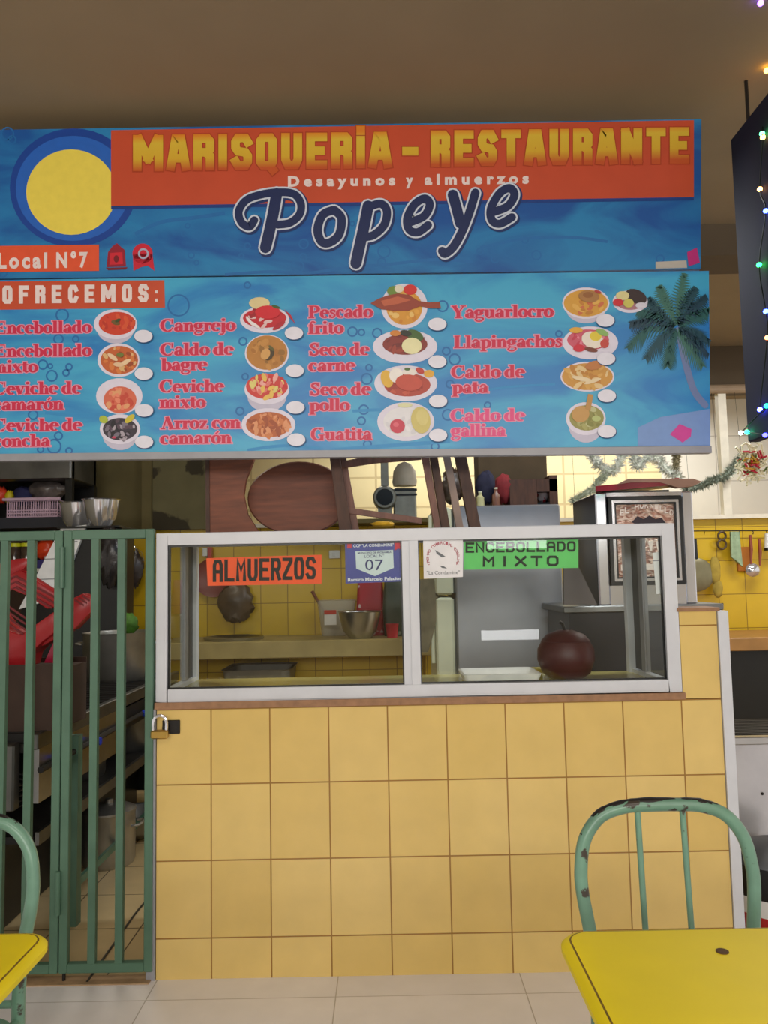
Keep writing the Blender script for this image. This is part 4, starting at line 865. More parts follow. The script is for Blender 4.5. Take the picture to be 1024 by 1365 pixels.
MB().box(rx0, rx1, Yr+.44, Yr+.46, z1, zt).build('back_board', M_black, t); MB().box(rx0, rx1, Yr+.44, Yr+.46, .2, z1-.07).build('back_board', pm('brown_hardboard', (70, 50, 34), .8), t)
# basket
t = thing('plastic_basket', 'lilac slotted plastic basket on the upper shelf of the dark rack', 'basket', (at(40, 690, Y=Yr).x, Yr+.1, z1))
ba, bb, bt = at(9, 690, Y=Yr).x, at(77, 688, Y=Yr).x, at(40, 666, Y=Yr).z
M_lil = pm('lilac_plastic', (198, 168, 190), .5)
mb = MB(); n = 21
for z in (z1+.002, z1+.025, z1+.045, bt-.012): mb.box(ba, bb, Yr-.004, Yr+.004, z, z+.008).box(ba, bb, Yr+.2, Yr+.206, z, z+.008).box(ba, ba+.006, Yr, Yr+.2, z, z+.008).box(bb-.006, bb, Yr, Yr+.2, z, z+.008)
for k in range(n+1):
    x = ba+(bb-ba-.006)*k/n; mb.box(x, x+.006, Yr-.003, Yr+.003, z1+.002, bt-.01).box(x, x+.006, Yr+.2, Yr+.205, z1+.002, bt-.01)
mb.build('slotted_wall', M_lil, t)
MB().box(ba-.025, bb+.02, Yr-.02, Yr+.005, bt-.008, bt+.012, .003).build('rim', M_lil, t); MB().box(ba, bb, Yr, Yr+.2, z1+.001, z1+.006).build('base', M_lil, t)
wrinkled('big ball of grey cling-wrapped food on the right of the lilac basket', 'wrapped_bundle', 'bundle', 62, 654, .24, .16, Yr+.13, pm('grey_wrap', (96, 88, 86), .22, 0, .5, 10, .5), 21, .08)
wrinkled('navy blue rounded bundle in the middle of the lilac basket', 'cloth_bundle', 'bundle', 32, 662, .13, .13, Yr+.10, pm('navy_cloth', (28, 30, 76), .8), 22, .07)
wrinkled('yellow fruit peeking over the rim of the lilac basket', 'yellow_fruit', 'fruit', 13, 663, .06, .09, Yr+.08, pm('yellow_fruit_skin', (206, 190, 30), .5), 23, .04)
wrinkled('red tomato at the left end of the lilac basket', 'tomato', 'fruit', 2, 660, .075, .11, Yr+.08, pm('tomato_skin', (206, 60, 34), .4), 24, .05)
def jar(px, label):
    c = at(px, 752, Y=Yr+.1); t = thing('lidded_jar', label, 'jar', (c.x, Yr+.1, z2_), 'jars with yellow lids')
    MB().lathe([(.04, 0), (.042, .01), (.042, .13), (.036, .15)], (c.x, Yr+.1, z2_), 18).build('glass_body', pm('jar_contents', (72, 58, 48), .1, 0, .4, 30), t, SM)
    MB().lathe([(.04, .15), (.04, .172), (.036, .175)], (c.x, Yr+.1, z2_), 18, 1, True, True).build('lid', pm('yellow_lid', (214, 216, 40), .4), t, SM)
jar(20, 'glass jar with a yellow lid on the rack\'s lower shelf, next to the gate bar'); jar(36, 'glass jar with a yellow lid on the rack\'s lower shelf, beside the orange bag')
wrinkled('orange and white plastic bag on the lower shelf of the rack', 'snack_bag', 'bag', 61, 732, .13, .14, Yr+.12, pm('orange_bag', (226, 70, 30), .35, 0, .1, 10, .3, spots=(230, 220, 220), spot_at=.6, spot_scale=12), 31, .05)
a, b = at(49, 757, Y=Yr+.05).x, at(66, 757, Y=Yr+.05).x
solo(MB().box(a, b, Yr+.05, Yr+.15, z2_, z2_+.06, .003), 'small_box', pm('navy_carton', (44, 36, 110), .5), ((a+b)/2, Yr+.1, z2_), 'small navy box on the rack under the orange bag', 'box')

# ================================================================== BACK WORKTOP
WZ = .905
t = thing('worktop', 'long beige concrete worktop along the yellow tiled back wall seen through the left pane', 'worktop', (.1, 2.9, 0))
MB().box(-.95, 1.0, 2.62, 3.17, WZ-.115, WZ, .006).build('slab', pm('beige_worktop', (172, 152, 96), .5, 0, .12, 8), t)
MB().box(-.95, -.80, 2.70, 3.17, 0, WZ-.115).build('pier', M_btile, t); MB().box(.86, 1.0, 2.70, 3.17, 0, WZ-.115).build('pier', M_btile, t)
# under the worktop
a, b = at(298, 900, Y=2.75).x, at(388, 900, Y=2.75).x
mb = MB(); mb.loft([rrect(a+.05, b-.05, 2.72, 3.1, .05, 0.30), rrect(a, b, 2.68, 3.15, .06, .70), rrect(a-.01, b+.01, 2.67, 3.16, .06, .71), rrect(a+.02, b-.02, 2.7, 3.13, .05, .70), rrect(a+.06, b-.06, 2.74, 3.08, .05, .33)])
t = thing('grey_tub', 'large grey plastic tub under the worktop', 'tub', ((a+b)/2, 2.9, 0)); mb.build('tub_body', pm('grey_tub_plastic', (120, 114, 104), .5), t, SM)
MB().box(a+.06, b-.06, 2.74, 3.08, 0, .30).build('stand', M_darkw, t)
# tray lid
c = at(312, 849, Y=2.85); mb = MB().lathe([(.2, 0), (.205, .006), (.21, .02), (.2, .016), (.19, .008), (.001, .006)], (c.x, 2.85, WZ), 34)
solo(mb, 'round_tray', M_steel, (c.x, 2.85, WZ), 'round steel tray lying on the left end of the worktop', 'tray', None, smooth=SM)
# hanging bags
wrinkled('crumpled brown bag hanging on the yellow wall above the steel tray', 'brown_bag', 'bag', 315, 803, .25, .28, 3.1, pm('brown_bag_film', (84, 66, 46), .35, 0, .4, 9, .6), 41, .06)
c = at(285, 770, Y=3.14); mb = MB().use(pm('dark_red_enamel', (124, 46, 34), .4, 0, .2, 10)).lathe([(.03, .012), (.10, .02), (.14, .0), (.145, -.01), (.1, .008), (.001, .004)], (c.x, 3.14, c.z), 26, 1, True, False, 'y')
solo(mb, 'enamel_plate', None, (c.x, 3.14, c.z-.14), 'dark red round plate hanging behind the orange paper sign', 'plate', None, smooth=SM)
a = at(277, 736, Y=3.14); mb = MB().use(M_white).box(a.x-.035, a.x+.0, 3.12, 3.18, a.z-.03, a.z+.03, .003).use(M_red).box(a.x+.002, a.x+.03, 3.12, 3.18, a.z-.045, a.z+.04, .003)
solo(mb, 'matchbox_holder', None, (a.x, 3.15, a.z-.04), 'small red and white packet on the wall above the orange paper sign', 'packet')
# plastic container with spoon
c = at(449, 850, Y=2.96); t = thing('clear_container', 'translucent plastic container with a red label behind the steel bowl', 'container', (c.x, 3.03, WZ))
mb = MB(); A = lambda z, i: rrect(c.x-.14+i, c.x+.14-i, 2.96+i, 3.12-i, .03, z); mb.loft([A(WZ, .03), A(WZ+.25, 0), A(WZ+.255, -.006), A(WZ+.25, .006), A(WZ+.01, .035)]); mb.build('body', film('milky_plastic', (214, 208, 190), .38), t, SM)
mb = MB().use(pm('label_red', (196, 60, 40), .5)).box(c.x-.085, c.x+.0, 2.952, 2.955, WZ+.155, WZ+.185).use(pm('label_white', (226, 220, 210), .5)).box(c.x-.085, c.x+.0, 2.952, 2.955, WZ+.08, WZ+.154); mb.build('label', None, t)
a, b = at(416, 788, Y=3.03), at(432, 815, Y=3.03); t = thing('wooden_spoon', 'wooden spoon leaning in the translucent plastic container', 'spoon', (b.x, 3.03, b.z))
MB().tube([a, b, (b.x+.06, 3.03, b.z-.12)], [.012, .01, .008], 8).build('handle', M_brownw, t, SM); MB().blob((b.x+.07, 3.03, b.z-.14), .022, .008, .035).build('spoon_bowl', M_brownw, t, SM)
c = at(480, 850, Y=2.74); bowl('brushed steel bowl on the right end of the worktop', (c.x, 2.73, WZ), .145, .185, M_steel)
c = at(494, 800, Y=2.95); mb = MB()
mb.loft([rrect(c.x-.095, c.x+.095, 2.93, 3.03, .03, WZ), rrect(c.x-.105, c.x+.105, 2.92, 3.04, .03, WZ+.12), rrect(c.x-.095, c.x+.095, 2.93, 3.03, .03, WZ+.3), rrect(c.x-.085, c.x+.085, 2.965, 2.99, .01, WZ+.42)])
solo(mb, 'red_pouch', pm('red_pouch_print', (176, 26, 44), .35, 0, .1, 8, .2, spots=(220, 200, 200), spot_at=.62, spot_scale=9), (c.x, 2.98, WZ), 'red and white printed pouch standing behind the steel bowl', 'pouch', None, smooth=SM)
c = at(527, 800, Y=2.9); mb = MB()
mb.loft([rrect(c.x-.08, c.x+.12, 2.86, 2.98, .03, WZ), rrect(c.x-.09, c.x+.12, 2.85, 2.99, .03, WZ+.18), rrect(c.x-.08, c.x+.12, 2.86, 2.98, .03, WZ+.32), rrect(c.x-.07, c.x+.10, 2.9, 2.94, .01, WZ+.42)])
solo(mb, 'dark_pouch', pm('dark_green_pouch', (62, 72, 58), .3, 0, .3, 8, .3, spots=(150, 160, 140), spot_at=.63, spot_scale=8), (c.x, 2.92, WZ), 'dark grey-green bag next to the red pouch on the worktop', 'bag', None, smooth=SM)
c = at(523, 848, Y=2.72); solo(MB().lathe([(.035, 0), (.045, .09), (.047, .092), (.041, .09), (.03, .006)], (c.x, 2.74, WZ), 20), 'red_cup', pm('red_cup_plastic', (196, 44, 60), .4), (c.x, 2.74, WZ), 'small red cup at the right end of the worktop by the cloth', 'cup', None, smooth=SM)
# white switch plate
c = at(446, 739, Y=3.19); t = thing('wall_switch', 'small white switch plate on the yellow wall beside the blue number plate', 'switch', (c.x, 3.19, c.z-.03))
MB().box(c.x-.04, c.x+.04, 3.185, 3.2, c.z-.03, c.z+.03, .004).build('plate', M_white, t); MB().box(c.x-.012, c.x+.012, 3.178, 3.185, c.z-.014, c.z+.014, .002).build('rocker', M_white, t)

# ================================================================== FRIDGE
YF = 1.5
fx0, fx1, ft = at(608, 800, Y=YF).x, at(751, 800, Y=YF).x, at(660, 673.5, Y=YF).z
t = thing('fridge', 'grey-sided fridge with cream doors turned side on behind the right glass pane', 'fridge', ((fx0+fx1)/2, YF+.3, 0))
MB().box(fx0, fx1, YF, YF+.58, .04, ft, .008).build('cabinet', M_greyside, t, SM)
dx0 = at(580, 800, Y=YF).x; zs = at(590, 795, Y=YF).z
for z0, z1_, n in ((.06, zs-.006, 'door'), (zs+.006, ft-.005, 'freezer_door')):
    d = MB().box(dx0, fx0-.012, YF+.005, YF+.575, z0, z1_, .012).build(n, M_cream, t, SM)
    MB().box(dx0-.025, dx0-.002, YF+.03, YF+.06, max(z0+.3, z1_-.35), z1_-.04, .004).build('door_handle', M_cream, d, SM)
    MB().box(fx0-.0118, fx0-.0002, YF+.02, YF+.56, z0+.01, z1_-.01).build('door_seal', pm('seal_grey', (96, 98, 90), .7), d)
for x in (fx0+.05, fx1-.07): MB().box(x, x+.03, YF+.05, YF+.5, 0, .04).build('foot', M_black, t)
# cloth on the fridge
c = at(566, 825, Y=YF-.02)
mb = MB(); loops = []
for k in range(9):
    u = k/8; z = at(566, 772+u*98, Y=YF-.02).z; wv = .03+.05*math.sin(1.2+u*2); l = []
    for j in range(16):
        q = 6.283*j/16; l.append((c.x-.01+wv*math.cos(q)*(1+.2*math.sin(3*q+u*4)), YF+.02+.02*math.sin(q), z))
    loops.append(l)
mb.loft(list(reversed(loops)))
solo(mb, 'hanging_cloth', pm('grey_rag', (122, 112, 88), .95, 0, .3, 12, .5), (c.x, YF, at(566, 870, Y=YF).z), 'grey-brown rag hanging on the fridge door behind the middle post', 'cloth', None, smooth=1)
# things on the fridge
def boxpx(name, label, cat, x0, x1, ytop, Y, d, mat, z0=None, group=None):
    a, b, tz = at(x0, ytop, Y=Y).x, at(x1, ytop, Y=Y).x, at((x0+x1)/2, ytop, Y=Y).z
    z0 = ft if z0 is None else z0
    return solo(MB().box(a, b, Y, Y+d, z0, tz, .004), name, mat, ((a+b)/2, Y+d/2, z0), label, cat, group)
t = thing('wooden_radio', 'dark wooden frame box with a small window standing on the right of the fridge top', 'box', (at(705, 668, Y=1.62).x, 1.7, ft))
a, b, z = at(680, 668, Y=1.62).x, at(744, 668, Y=1.62).x, at(710, 634, Y=1.62).z
MB().box(a, a+.15, 1.62, 1.80, ft, z-.02).build('body', M_darkw, t); MB().box(a+.151, b, 1.62, 1.80, z-.09, z-.02).build('top_board', M_darkw, t)
MB().box(b-.045, b, 1.62, 1.80, ft, z+.0).build('post', M_darkw, t); MB().box(a+.151, b-.046, 1.62, 1.80, ft, ft+.02).build('bottom_board', M_black, t)
wrinkled('white cup with red contents inside the wooden frame box', 'small_cup', 'cup', 723, 660, .07, .09, 1.7, pm('cup_pink', (222, 200, 196), .5, spots=(200, 40, 50), spot_at=.55, spot_scale=30), 61, .03)
boxpx('cardboard_box', 'dark brown cardboard box raised behind the wooden frame box on the fridge', 'box', 636, 728, 590, 1.84, .2, pm('dark_cardboard', (84, 68, 46), .85, 0, .15, 8))
wrinkled('red bunched cloth on the fridge beside the wooden frame box', 'red_cloth', 'cloth', 672, 652, .1, .16, 1.66, pm('red_rag', (136, 40, 44), .9, 0, .3, 12), 62, .05)
wrinkled('navy blue bundle on the fridge behind the red cloth', 'navy_bundle', 'bundle', 648, 650, .12, .18, 1.75, pm('navy_rag', (44, 44, 66), .9, 0, .3, 12), 63, .05)
def bottle(px, ytop, label, mat, Y=1.6, r=.022):
    c = at(px, 660, Y=Y); h_ = at(px, ytop, Y=Y).z-ft; t = thing('sauce_bottle', label, 'bottle', (c.x, Y, ft))
    MB().lathe([(r, 0), (r, h_*.6), (r*.45, h_*.75), (r*.45, h_*.92)], (c.x, Y, ft), 16, 1, True, True).build('body', mat, t, SM); MB().lathe([(r*.5, h_*.92), (r*.5, h_), (r*.4, h_)], (c.x, Y, ft), 12, 1, True, True).build('cap', M_cream, t, SM)
bottle(625, 640, 'tan bottle on the left of the fridge top between the stool legs', pm('tan_bottle', (150, 110, 50), .3)); bottle(640, 655, 'short cream bottle on the fridge top in front of the navy bundle', pm('cream_bottle', (196, 190, 140), .4))
bottle(661, 650, 'brown bottle on the fridge top in front of the red cloth', pm('brown_bottle', (120, 80, 62), .3))
wrinkled('dark crumpled bag on the left of the fridge top behind the stool legs', 'dark_bag', 'bag', 603, 648, .13, .2, 1.72, pm('dark_brown_bag', (66, 50, 40), .4, 0, .5, 10, .5, spots=(190, 180, 170), spot_at=.62, spot_scale=14), 64, .06)

# meat grinder / mixer on the window sill
Ys = 3.0
t = thing('meat_grinder', 'grey metal grinder with a round dark mouth on the back window ledge', 'grinder', (at(515, 690, Y=Ys).x, Ys, 1.73))
c = at(513, 664, Y=Ys)
M_gr = pm('grey_cast_metal', (150, 150, 140), .4, .5, .15)
MB().lathe([(.075, -.02), (.085, 0), (.085, .18), (.06, .2)], (c.x, Ys-.06, c.z), 22, 1, True, True, 'y').build('barrel', M_gr, t, SM)
MB().lathe([(.06, -.024), (.06, -.021)], (c.x, Ys-.06, c.z), 20, 1, True, True, 'y').build('dark_mouth', M_black, t)
MB().box(c.x-.05, c.x+.05, Ys-.05, Ys+.1, 1.73, c.z-.06).build('foot', M_gr, t); MB().box(c.x-.025, c.x+.03, Ys-.02, Ys+.05, c.z+.07, c.z+.3).build('feed_neck', M_gr, t)
b = at(540, 662, Y=Ys); MB().box(b.x-.085, b.x+.08, Ys-.06, Ys+.1, 1.73, b.z+.06, .012).build('motor_housing', M_gr, t, SM)
MB().lathe([(.085, .08), (.09, .11), (.08, .19), (.05, .24), (.001, .26)], (b.x, Ys+.02, b.z), 22).build('hopper_dome', pm('pale_dome', (186, 180, 166), .5), t, SM)
for k in range(2): MB().box(b.x-.09, b.x+.085, Ys-.064, Ys-.06, b.z+.0+k*.035, b.z+.015+k*.035).build('cooling_band', M_black, t)

# ================================================================== WOODEN STOOLS STORED ON THE CASE
ZC = Z1
t = thing('wooden_board', 'reddish brown wooden board with a curved cut-out standing on the glass case', 'board', (at(305, 700, Y=.16).x, .17, ZC))
q = lambda x, y, Y=.16: (at(x, y, Y=Y).x, at(x, y, Y=Y).z)
poly = [(q(275, 0)[0], ZC), q(275, 590), q(345, 590), q(338, 615), q(328, 640), q(325, 660), q(330, 685), (q(342, 0)[0], ZC)]
MB().prism(poly, .16, .185).build('board', M_brownw, t, None, .002)
MB().prism([(q(274, 0)[0], ZC), q(274, 590), q(279, 590), (q(279, 0)[0], ZC)], .155, .16).build('edge_strip', M_darkw, t)
# round seat
c = at(398, 664, Y=.27); t = thing('wooden_stool', 'stool with a round brown wooden seat lying on its side on the glass case', 'stool', (c.x, .3, ZC)); rz = c.z-ZC
mb = MB(); mb.loft([[(c.x+rr*1.38*math.cos(a_), y, c.z+rr*math.sin(a_)) for a_ in [6.2832*k/40 for k in range(40)]] for rr, y in ((rz*.97, .262), (rz, .268), (rz, .288), (rz*.97, .293))]); mb.build('seat', M_brownw, t, SM)
for s in (-1, 1):
    for z in (-.04, .07): MB().bar((c.x+s*.07, .294, c.z+z), (c.x+s*.08, .46, c.z+z*1.2), .03, .03).build('leg', M_darkw, t)
# open stool frame
t = thing('open_stool', 'dark wooden stool frame with a slanted rail standing on the middle of the glass case', 'stool', (at(515, 700, Y=.14).x, .2, ZC))
def lg(name, x0, x1, xa, xb, y0, Y, d, mat):
    MB().prism([(q(xa, 0, Y)[0], ZC), (q(xb, 0, Y)[0], ZC), q(x1, y0, Y), q(x0, y0, Y)], Y, Y+d).build(name, mat, t, None, .0015)
M_leg = pm('worn_leg_wood', (116, 76, 62), .55, 0, .25, 12, .1, stretch=(6, 6, 1))
lg('leg', 437, 450, 442, 458, 590, .12, .035, M_darkw); lg('leg', 450, 458, 458, 467, 590, .157, .03, M_leg)
lg('leg', 559, 569, 562, 570, 590, .12, .03, M_leg); lg('leg', 570, 580, 571, 582, 590, .152, .035, M_darkw)
for pl in ([(462, 676), (562, 690), (562, 698), (462, 684)], [(455, 615), (500, 606), (562, 600), (562, 612), (500, 617), (455, 624)]):
    MB().prism([q(x, y, .15) for x, y in pl], .152, .17).build('stretcher', M_leg, t, None, .001)
t = thing('wooden_plank', 'pale narrow wooden slat standing on the case right of the stool frame', 'wood', (at(593, 700, Y=.2).x, .2, ZC))
MB().prism([(q(590, 0, .2)[0], ZC), (q(599, 0, .2)[0], ZC), q(597, 590, .2), q(588, 590, .2)], .2, .23).build('slat', pm('grey_slat_wood', (150, 126, 112), .6, 0, .2, 8), t)
t = thing('wooden_plank', 'dark narrow wooden slat standing on the case in front of the fridge items', 'wood', (at(613, 700, Y=.2).x, .2, ZC))
MB().prism([(q(607, 0, .2)[0], ZC), (q(621, 0, .2)[0], ZC), q(618, 590, .2), q(603, 590, .2)], .2, .24).build('slat', M_darkw, t)
wrinkled('small yellow cloth on top of the glass case below the slanted stool rail', 'yellow_cloth', 'cloth', 510, 699, .085, .022, .2, pm('yellow_rag', (206, 160, 30), .8, 0, .2, 20), 71, .03)

# ================================================================== OVEN WITH COPPER PANEL
YO = 1.0
ox0, ox1 = at(796, 720, Y=YO).x, at(926, 720, Y=YO).x; oz1, oz0 = at(860, 656, Y=YO).z, at(860, 806, Y=YO).z
t = thing('chrome_oven', 'chrome-framed oven with an embossed copper door panel behind the right end of the case', 'oven', ((ox0+ox1)/2, YO+.25, oz0))
MB().box(ox0, ox1, YO+.02, YO+.46, oz0, oz1, .004).build('body', M_black, t)
fw = .052; dz0 = at(860, 780, Y=YO).z
mb = MB().box(ox0, ox0+fw, YO, YO+.02, oz0, oz1, .006).box(ox1-fw, ox1, YO, YO+.02, oz0, oz1, .006).box(ox0+fw, ox1-fw, YO, YO+.02, oz1-.018, oz1).box(ox0+fw, ox1-fw, YO, YO+.02, oz0, dz0)
mb.build('front_frame', M_chrome, t)
d = MB(); e = .012
def frame_rect(mb, a, b, z0, z1_, w_, y0, y1): mb.box(a, a+w_, y0, y1, z0, z1_).box(b-w_, b, y0, y1, z0, z1_).box(a+w_, b-w_, y0, y1, z0, z0+w_).box(a+w_, b-w_, y0, y1, z1_-w_, z1_); return mb
A, B = ox0+fw+.004, ox1-fw-.004; zA, zB = dz0+.004, oz1-.022
dr = frame_rect(MB(), A, B, zA, zB, .016, YO-.012, YO+.01).build('door', M_black, t)
frame_rect(MB(), A+.016, B-.016, zA+.016, zB-.016, .012, YO-.014, YO+.008).build('chrome_bead', M_chrome, dr)
frame_rect(MB(), A+.028, B-.028, zA+.028, zB-.028, .008, YO-.012, YO+.004).build('dark_bead', M_black, dr)
def copper():
    m = bpy.data.materials.new('embossed_copper'); m.use_nodes = True; nt = m.node_tree; N = nt.nodes; Lk = nt.links; b = N['Principled BSDF']
    b.inputs['Metallic'].default_value = .35; b.inputs['Roughness'].default_value = .38
    g = N.new('ShaderNodeTexCoord'); mp = N.new('ShaderNodeMapping'); mp.inputs['Scale'].default_value = (8, 8, 16); Lk.new(g.outputs['Object'], mp.inputs[0])
    n = N.new('ShaderNodeTexNoise'); n.inputs['Scale'].default_value = 2.2; n.inputs['Distortion'].default_value = 2; Lk.new(mp.outputs[0], n.inputs['Vector'])
    r = N.new('ShaderNodeValToRGB'); r.color_ramp.elements[0].position = .4; r.color_ramp.elements[0].color = L3((176, 124, 104)); r.color_ramp.elements[1].position = .6; r.color_ramp.elements[1].color = L3((240, 212, 192))
    Lk.new(n.outputs['Fac'], r.inputs[0]); Lk.new(r.outputs[0], b.inputs['Base Color'])
    bu = N.new('ShaderNodeBump'); bu.inputs['Strength'].default_value = .9; bu.inputs['Distance'].default_value = .02; Lk.new(n.outputs['Fac'], bu.inputs['Height']); Lk.new(bu.outputs[0], b.inputs['Normal']); return m
pn = MB().box(A+.036, B-.036, YO+.0, YO+.006, zA+.036, zB-.036).build('copper_panel', copper(), dr)
M_emb = pm('bright_copper_relief', (250, 232, 220), .35, .2)
m = FL(); xs0, xs1 = 829, 895
for i, c in enumerate('EL HORNILLO'):
    if c == ' ': continue
    u = i/10; px = xs0+(xs1-xs0)*u; py = 687-10*math.sin(math.pi*u)
    letters(m, c, px-2.7, py, px+2.7, 8, YO-.001, .03)
m.build('arched_lettering', M_emb, dr)
m = MB(); m.pxprism([(842, 696), (850, 688), (858, 692), (866, 687), (874, 692), (882, 690), (888, 698), (878, 701), (852, 701)], YO-.001, .002); m.build('dark_relief', pm('dark_relief', (52, 44, 50), .4, .6), dr)
m = MB()
for k, x in enumerate((848, 857, 867, 877)): m.pxprism([(x-3, 722), (x+4, 720), (x+2, 734), (x, 735)], YO-.002, .003)
for pt in ((838, 737), (843, 733), (846, 741), (839, 745), (834, 741)): p_ = at(pt[0], pt[1], Y=YO); m.blob((p_.x, YO-.001, p_.z), .01, .004, .009, 0, 10)
m.box(A+.05, B-.05, YO-.003, YO, at(860, 760, Y=YO).z, at(860, 752, Y=YO).z)
m.build('lower_relief', M_emb, dr, SM)
# red tray on the oven
t = thing('red_tray', 'red tray with a brown underside lying on top of the chrome oven', 'tray', ((ox0+ox1)/2, YO+.2, oz1))
a0, a1 = at(793, 650, Y=YO-.02).x, at(905, 645, Y=YO-.02).x
mb = MB().use(pm('red_tray_plastic', (150, 20, 38), .35)); mb.add([(a0, YO-.03, oz1+.004), (a1, YO-.03, oz1+.03), (a1+.1, YO+.42, oz1+.06), (a0+.12, YO+.42, oz1+.03), (a0, YO-.03, oz1+.03), (a1, YO-.03, oz1+.062), (a1+.1, YO+.42, oz1+.075), (a0+.12, YO+.42, oz1+.05)], [(0, 1, 2, 3), (4, 7, 6, 5), (0, 4, 5, 1), (1, 5, 6, 2), (2, 6, 7, 3), (3, 7, 4, 0)]); mb.build('tray_body', None, t)
MB().box(a0+.06, a1-.03, YO+.03, YO+.38, oz1, oz1+.012).build('foot', M_black, t)
mb = MB().pxprism([(822, 646), (838, 638), (924, 638), (936, 642), (924, 648), (905, 650), (880, 643), (840, 643)], YO-.035, .05); mb.build('paper_flap', pm('brown_paper', (150, 112, 92), .6), t)
# bench below the oven
t = thing('steel_bench', 'dark steel bench carrying the chrome oven', 'bench', (1.95, 1.3, 0))
MB().box(1.42, 2.16, YO-.05, YO+.47, oz0-.03, oz0, .004).build('bench_top', M_steeld, t)
MB().box(1.45, 2.13, YO-.02, YO+.46, 0, oz0-.03).build('bench_body', pm('dark_steel_front', (44, 43, 46), .4, .3, .2, 6), t)
mb = MB().pxprism([(752, 757), (772, 757), (796, 806), (752, 806)], YO-.09, .03)
solo(mb, 'angled_plate', pm('grey_brown_plate', (104, 96, 94), .45, .3), at(770, 797, Y=YO-.08), 'grey slanted metal plate leaning beside the oven on the bench', 'metal plate')
# contents of the case
c = at(755, 893, Y=.32); t = thing('round_red_jar', 'dark red round jar with a stalk-like knob inside the right half of the glass case', 'jar', (c.x, .32, Z0+.014))
zb = Z0+.014; M_dred = pm('dark_red_glaze', (74, 18, 24), .45, 0, .15, 6, .0)
MB().lathe([(.06, 0), (.09, .02), (.108, .07), (.106, .11), (.09, .14)], (c.x, .32, zb), 30, 1, True, True).build('body', M_dred, t, SM)
MB().lathe([(.092, .141), (.07, .165), (.03, .18), (.001, .182)], (c.x, .32, zb), 30).build('lid', M_dred, t, SM)
MB().tube([(c.x, .32, zb+.178), (c.x-.008, .32, zb+.205), (c.x-.02, .32, zb+.212)], .006, 8).build('knob', M_black, t, SM)
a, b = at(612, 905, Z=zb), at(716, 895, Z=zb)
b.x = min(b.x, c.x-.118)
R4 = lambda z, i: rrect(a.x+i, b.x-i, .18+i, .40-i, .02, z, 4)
solo(MB().loft([R4(zb, .012), R4(zb+.034, .0), R4(zb+.036, .006), R4(zb+.008, .016)]), 'floor_reflection', pm('white_reflection', (246, 246, 248), .5), ((a.x+b.x)/2, .29, zb), 'shallow white shape standing for a reflection on the floor of the glass case', 'tray')  # bright reflection in the case, built as a white shape
a = at(698, 887, Y=.43); solo(MB().box(a.x-.07, a.x+.07, .41, .45, zb, zb+.028, .003), 'yellow_carton', pm('yellow_carton', (176, 156, 40), .5), (a.x, .43, zb), 'flat yellow carton behind the white reflection shape in the glass case', 'carton')

# ================================================================== RIGHT STALL
t = thing('stall_worktop', 'tan worktop along the yellow back wall at the right edge', 'worktop', (3.4, 2.9, 0))
wz = at(1000, 850, Y=2.5).z
MB().box(2.3, 5.2, 2.5, 3.17, wz-.085, wz, .006).build('slab', pm('tan_worktop', (168, 122, 66), .5, 0, .12, 8), t)
MB().box(2.35, 5.1, 2.95, 3.16, 0, wz-.085).build('dark_base', M_black, t)
# grill
YG = .55; gz = at(1000, 982, Y=YG).z; gxl = at(968, 1000, Y=YG).x
t = thing('steel_grill', 'stainless steel grill with black bars behind the counter at the right edge', 'grill', (gxl+.5, YG+.4, 0))
MB().box(gxl, gxl+1.0, YG, YG+.02, .12, gz-.03, .003).build('front_panel', pm('shiny_sheet', (196, 196, 202), .2, .45, .15, 4, .35), t)
MB().box(gxl, gxl+1.0, YG-.012, YG+.03, gz-.03, gz, .003).build('front_rim', M_steel, t)
mb = MB()
for k in range(11): mb.box(gxl+.01, gxl+1.0, YG+.05+k*.032, YG+.066+k*.032, gz-.02, gz+.0)
mb.build('grill_bars', M_iron, t)
MB().box(gxl+.01, gxl+1.0, YG+.03, YG+.39, .3, gz-.03).build('fire_box', M_black, t)
for x in (gxl+.01, gxl+.95):
    for y in (YG+.03, YG+.35): MB().box(x, x+.04, y, y+.04, 0, .3).build('leg', M_steel, t)
for x in (978, 1016): p_ = at(x, 1058, Y=YG); MB().lathe([(.006, -.003), (.004, -.005)], (p_.x, YG, p_.z), 10, 1, True, True, 'y').build('rivet', M_iron, t)
# basin on the floor
p_ = at(1040, 1180, Y=.25); t = thing('round_bucket', 'red bucket with a white band and black cover at the lower right edge', 'bucket', (p_.x, .25, 0))
zz = at(1024, 1212, Y=.08).z
MB().lathe([(.15, 0), (.175, zz-.05)], (p_.x, .25, 0), 32, 1, True, False).build('red_body', M_red, t, SM)
MB().lathe([(.175, zz-.05), (.182, zz+.01)], (p_.x, .25, 0), 32, 1, False, False).build('white_band', M_white, t, SM)
MB().lathe([(.182, zz+.01), (.195, zz+.05), (.19, zz+.12), (.1, zz+.16), (.001, zz+.165)], (p_.x, .25, 0), 32, 1, False, False).build('black_cover', M_black, t, SM)
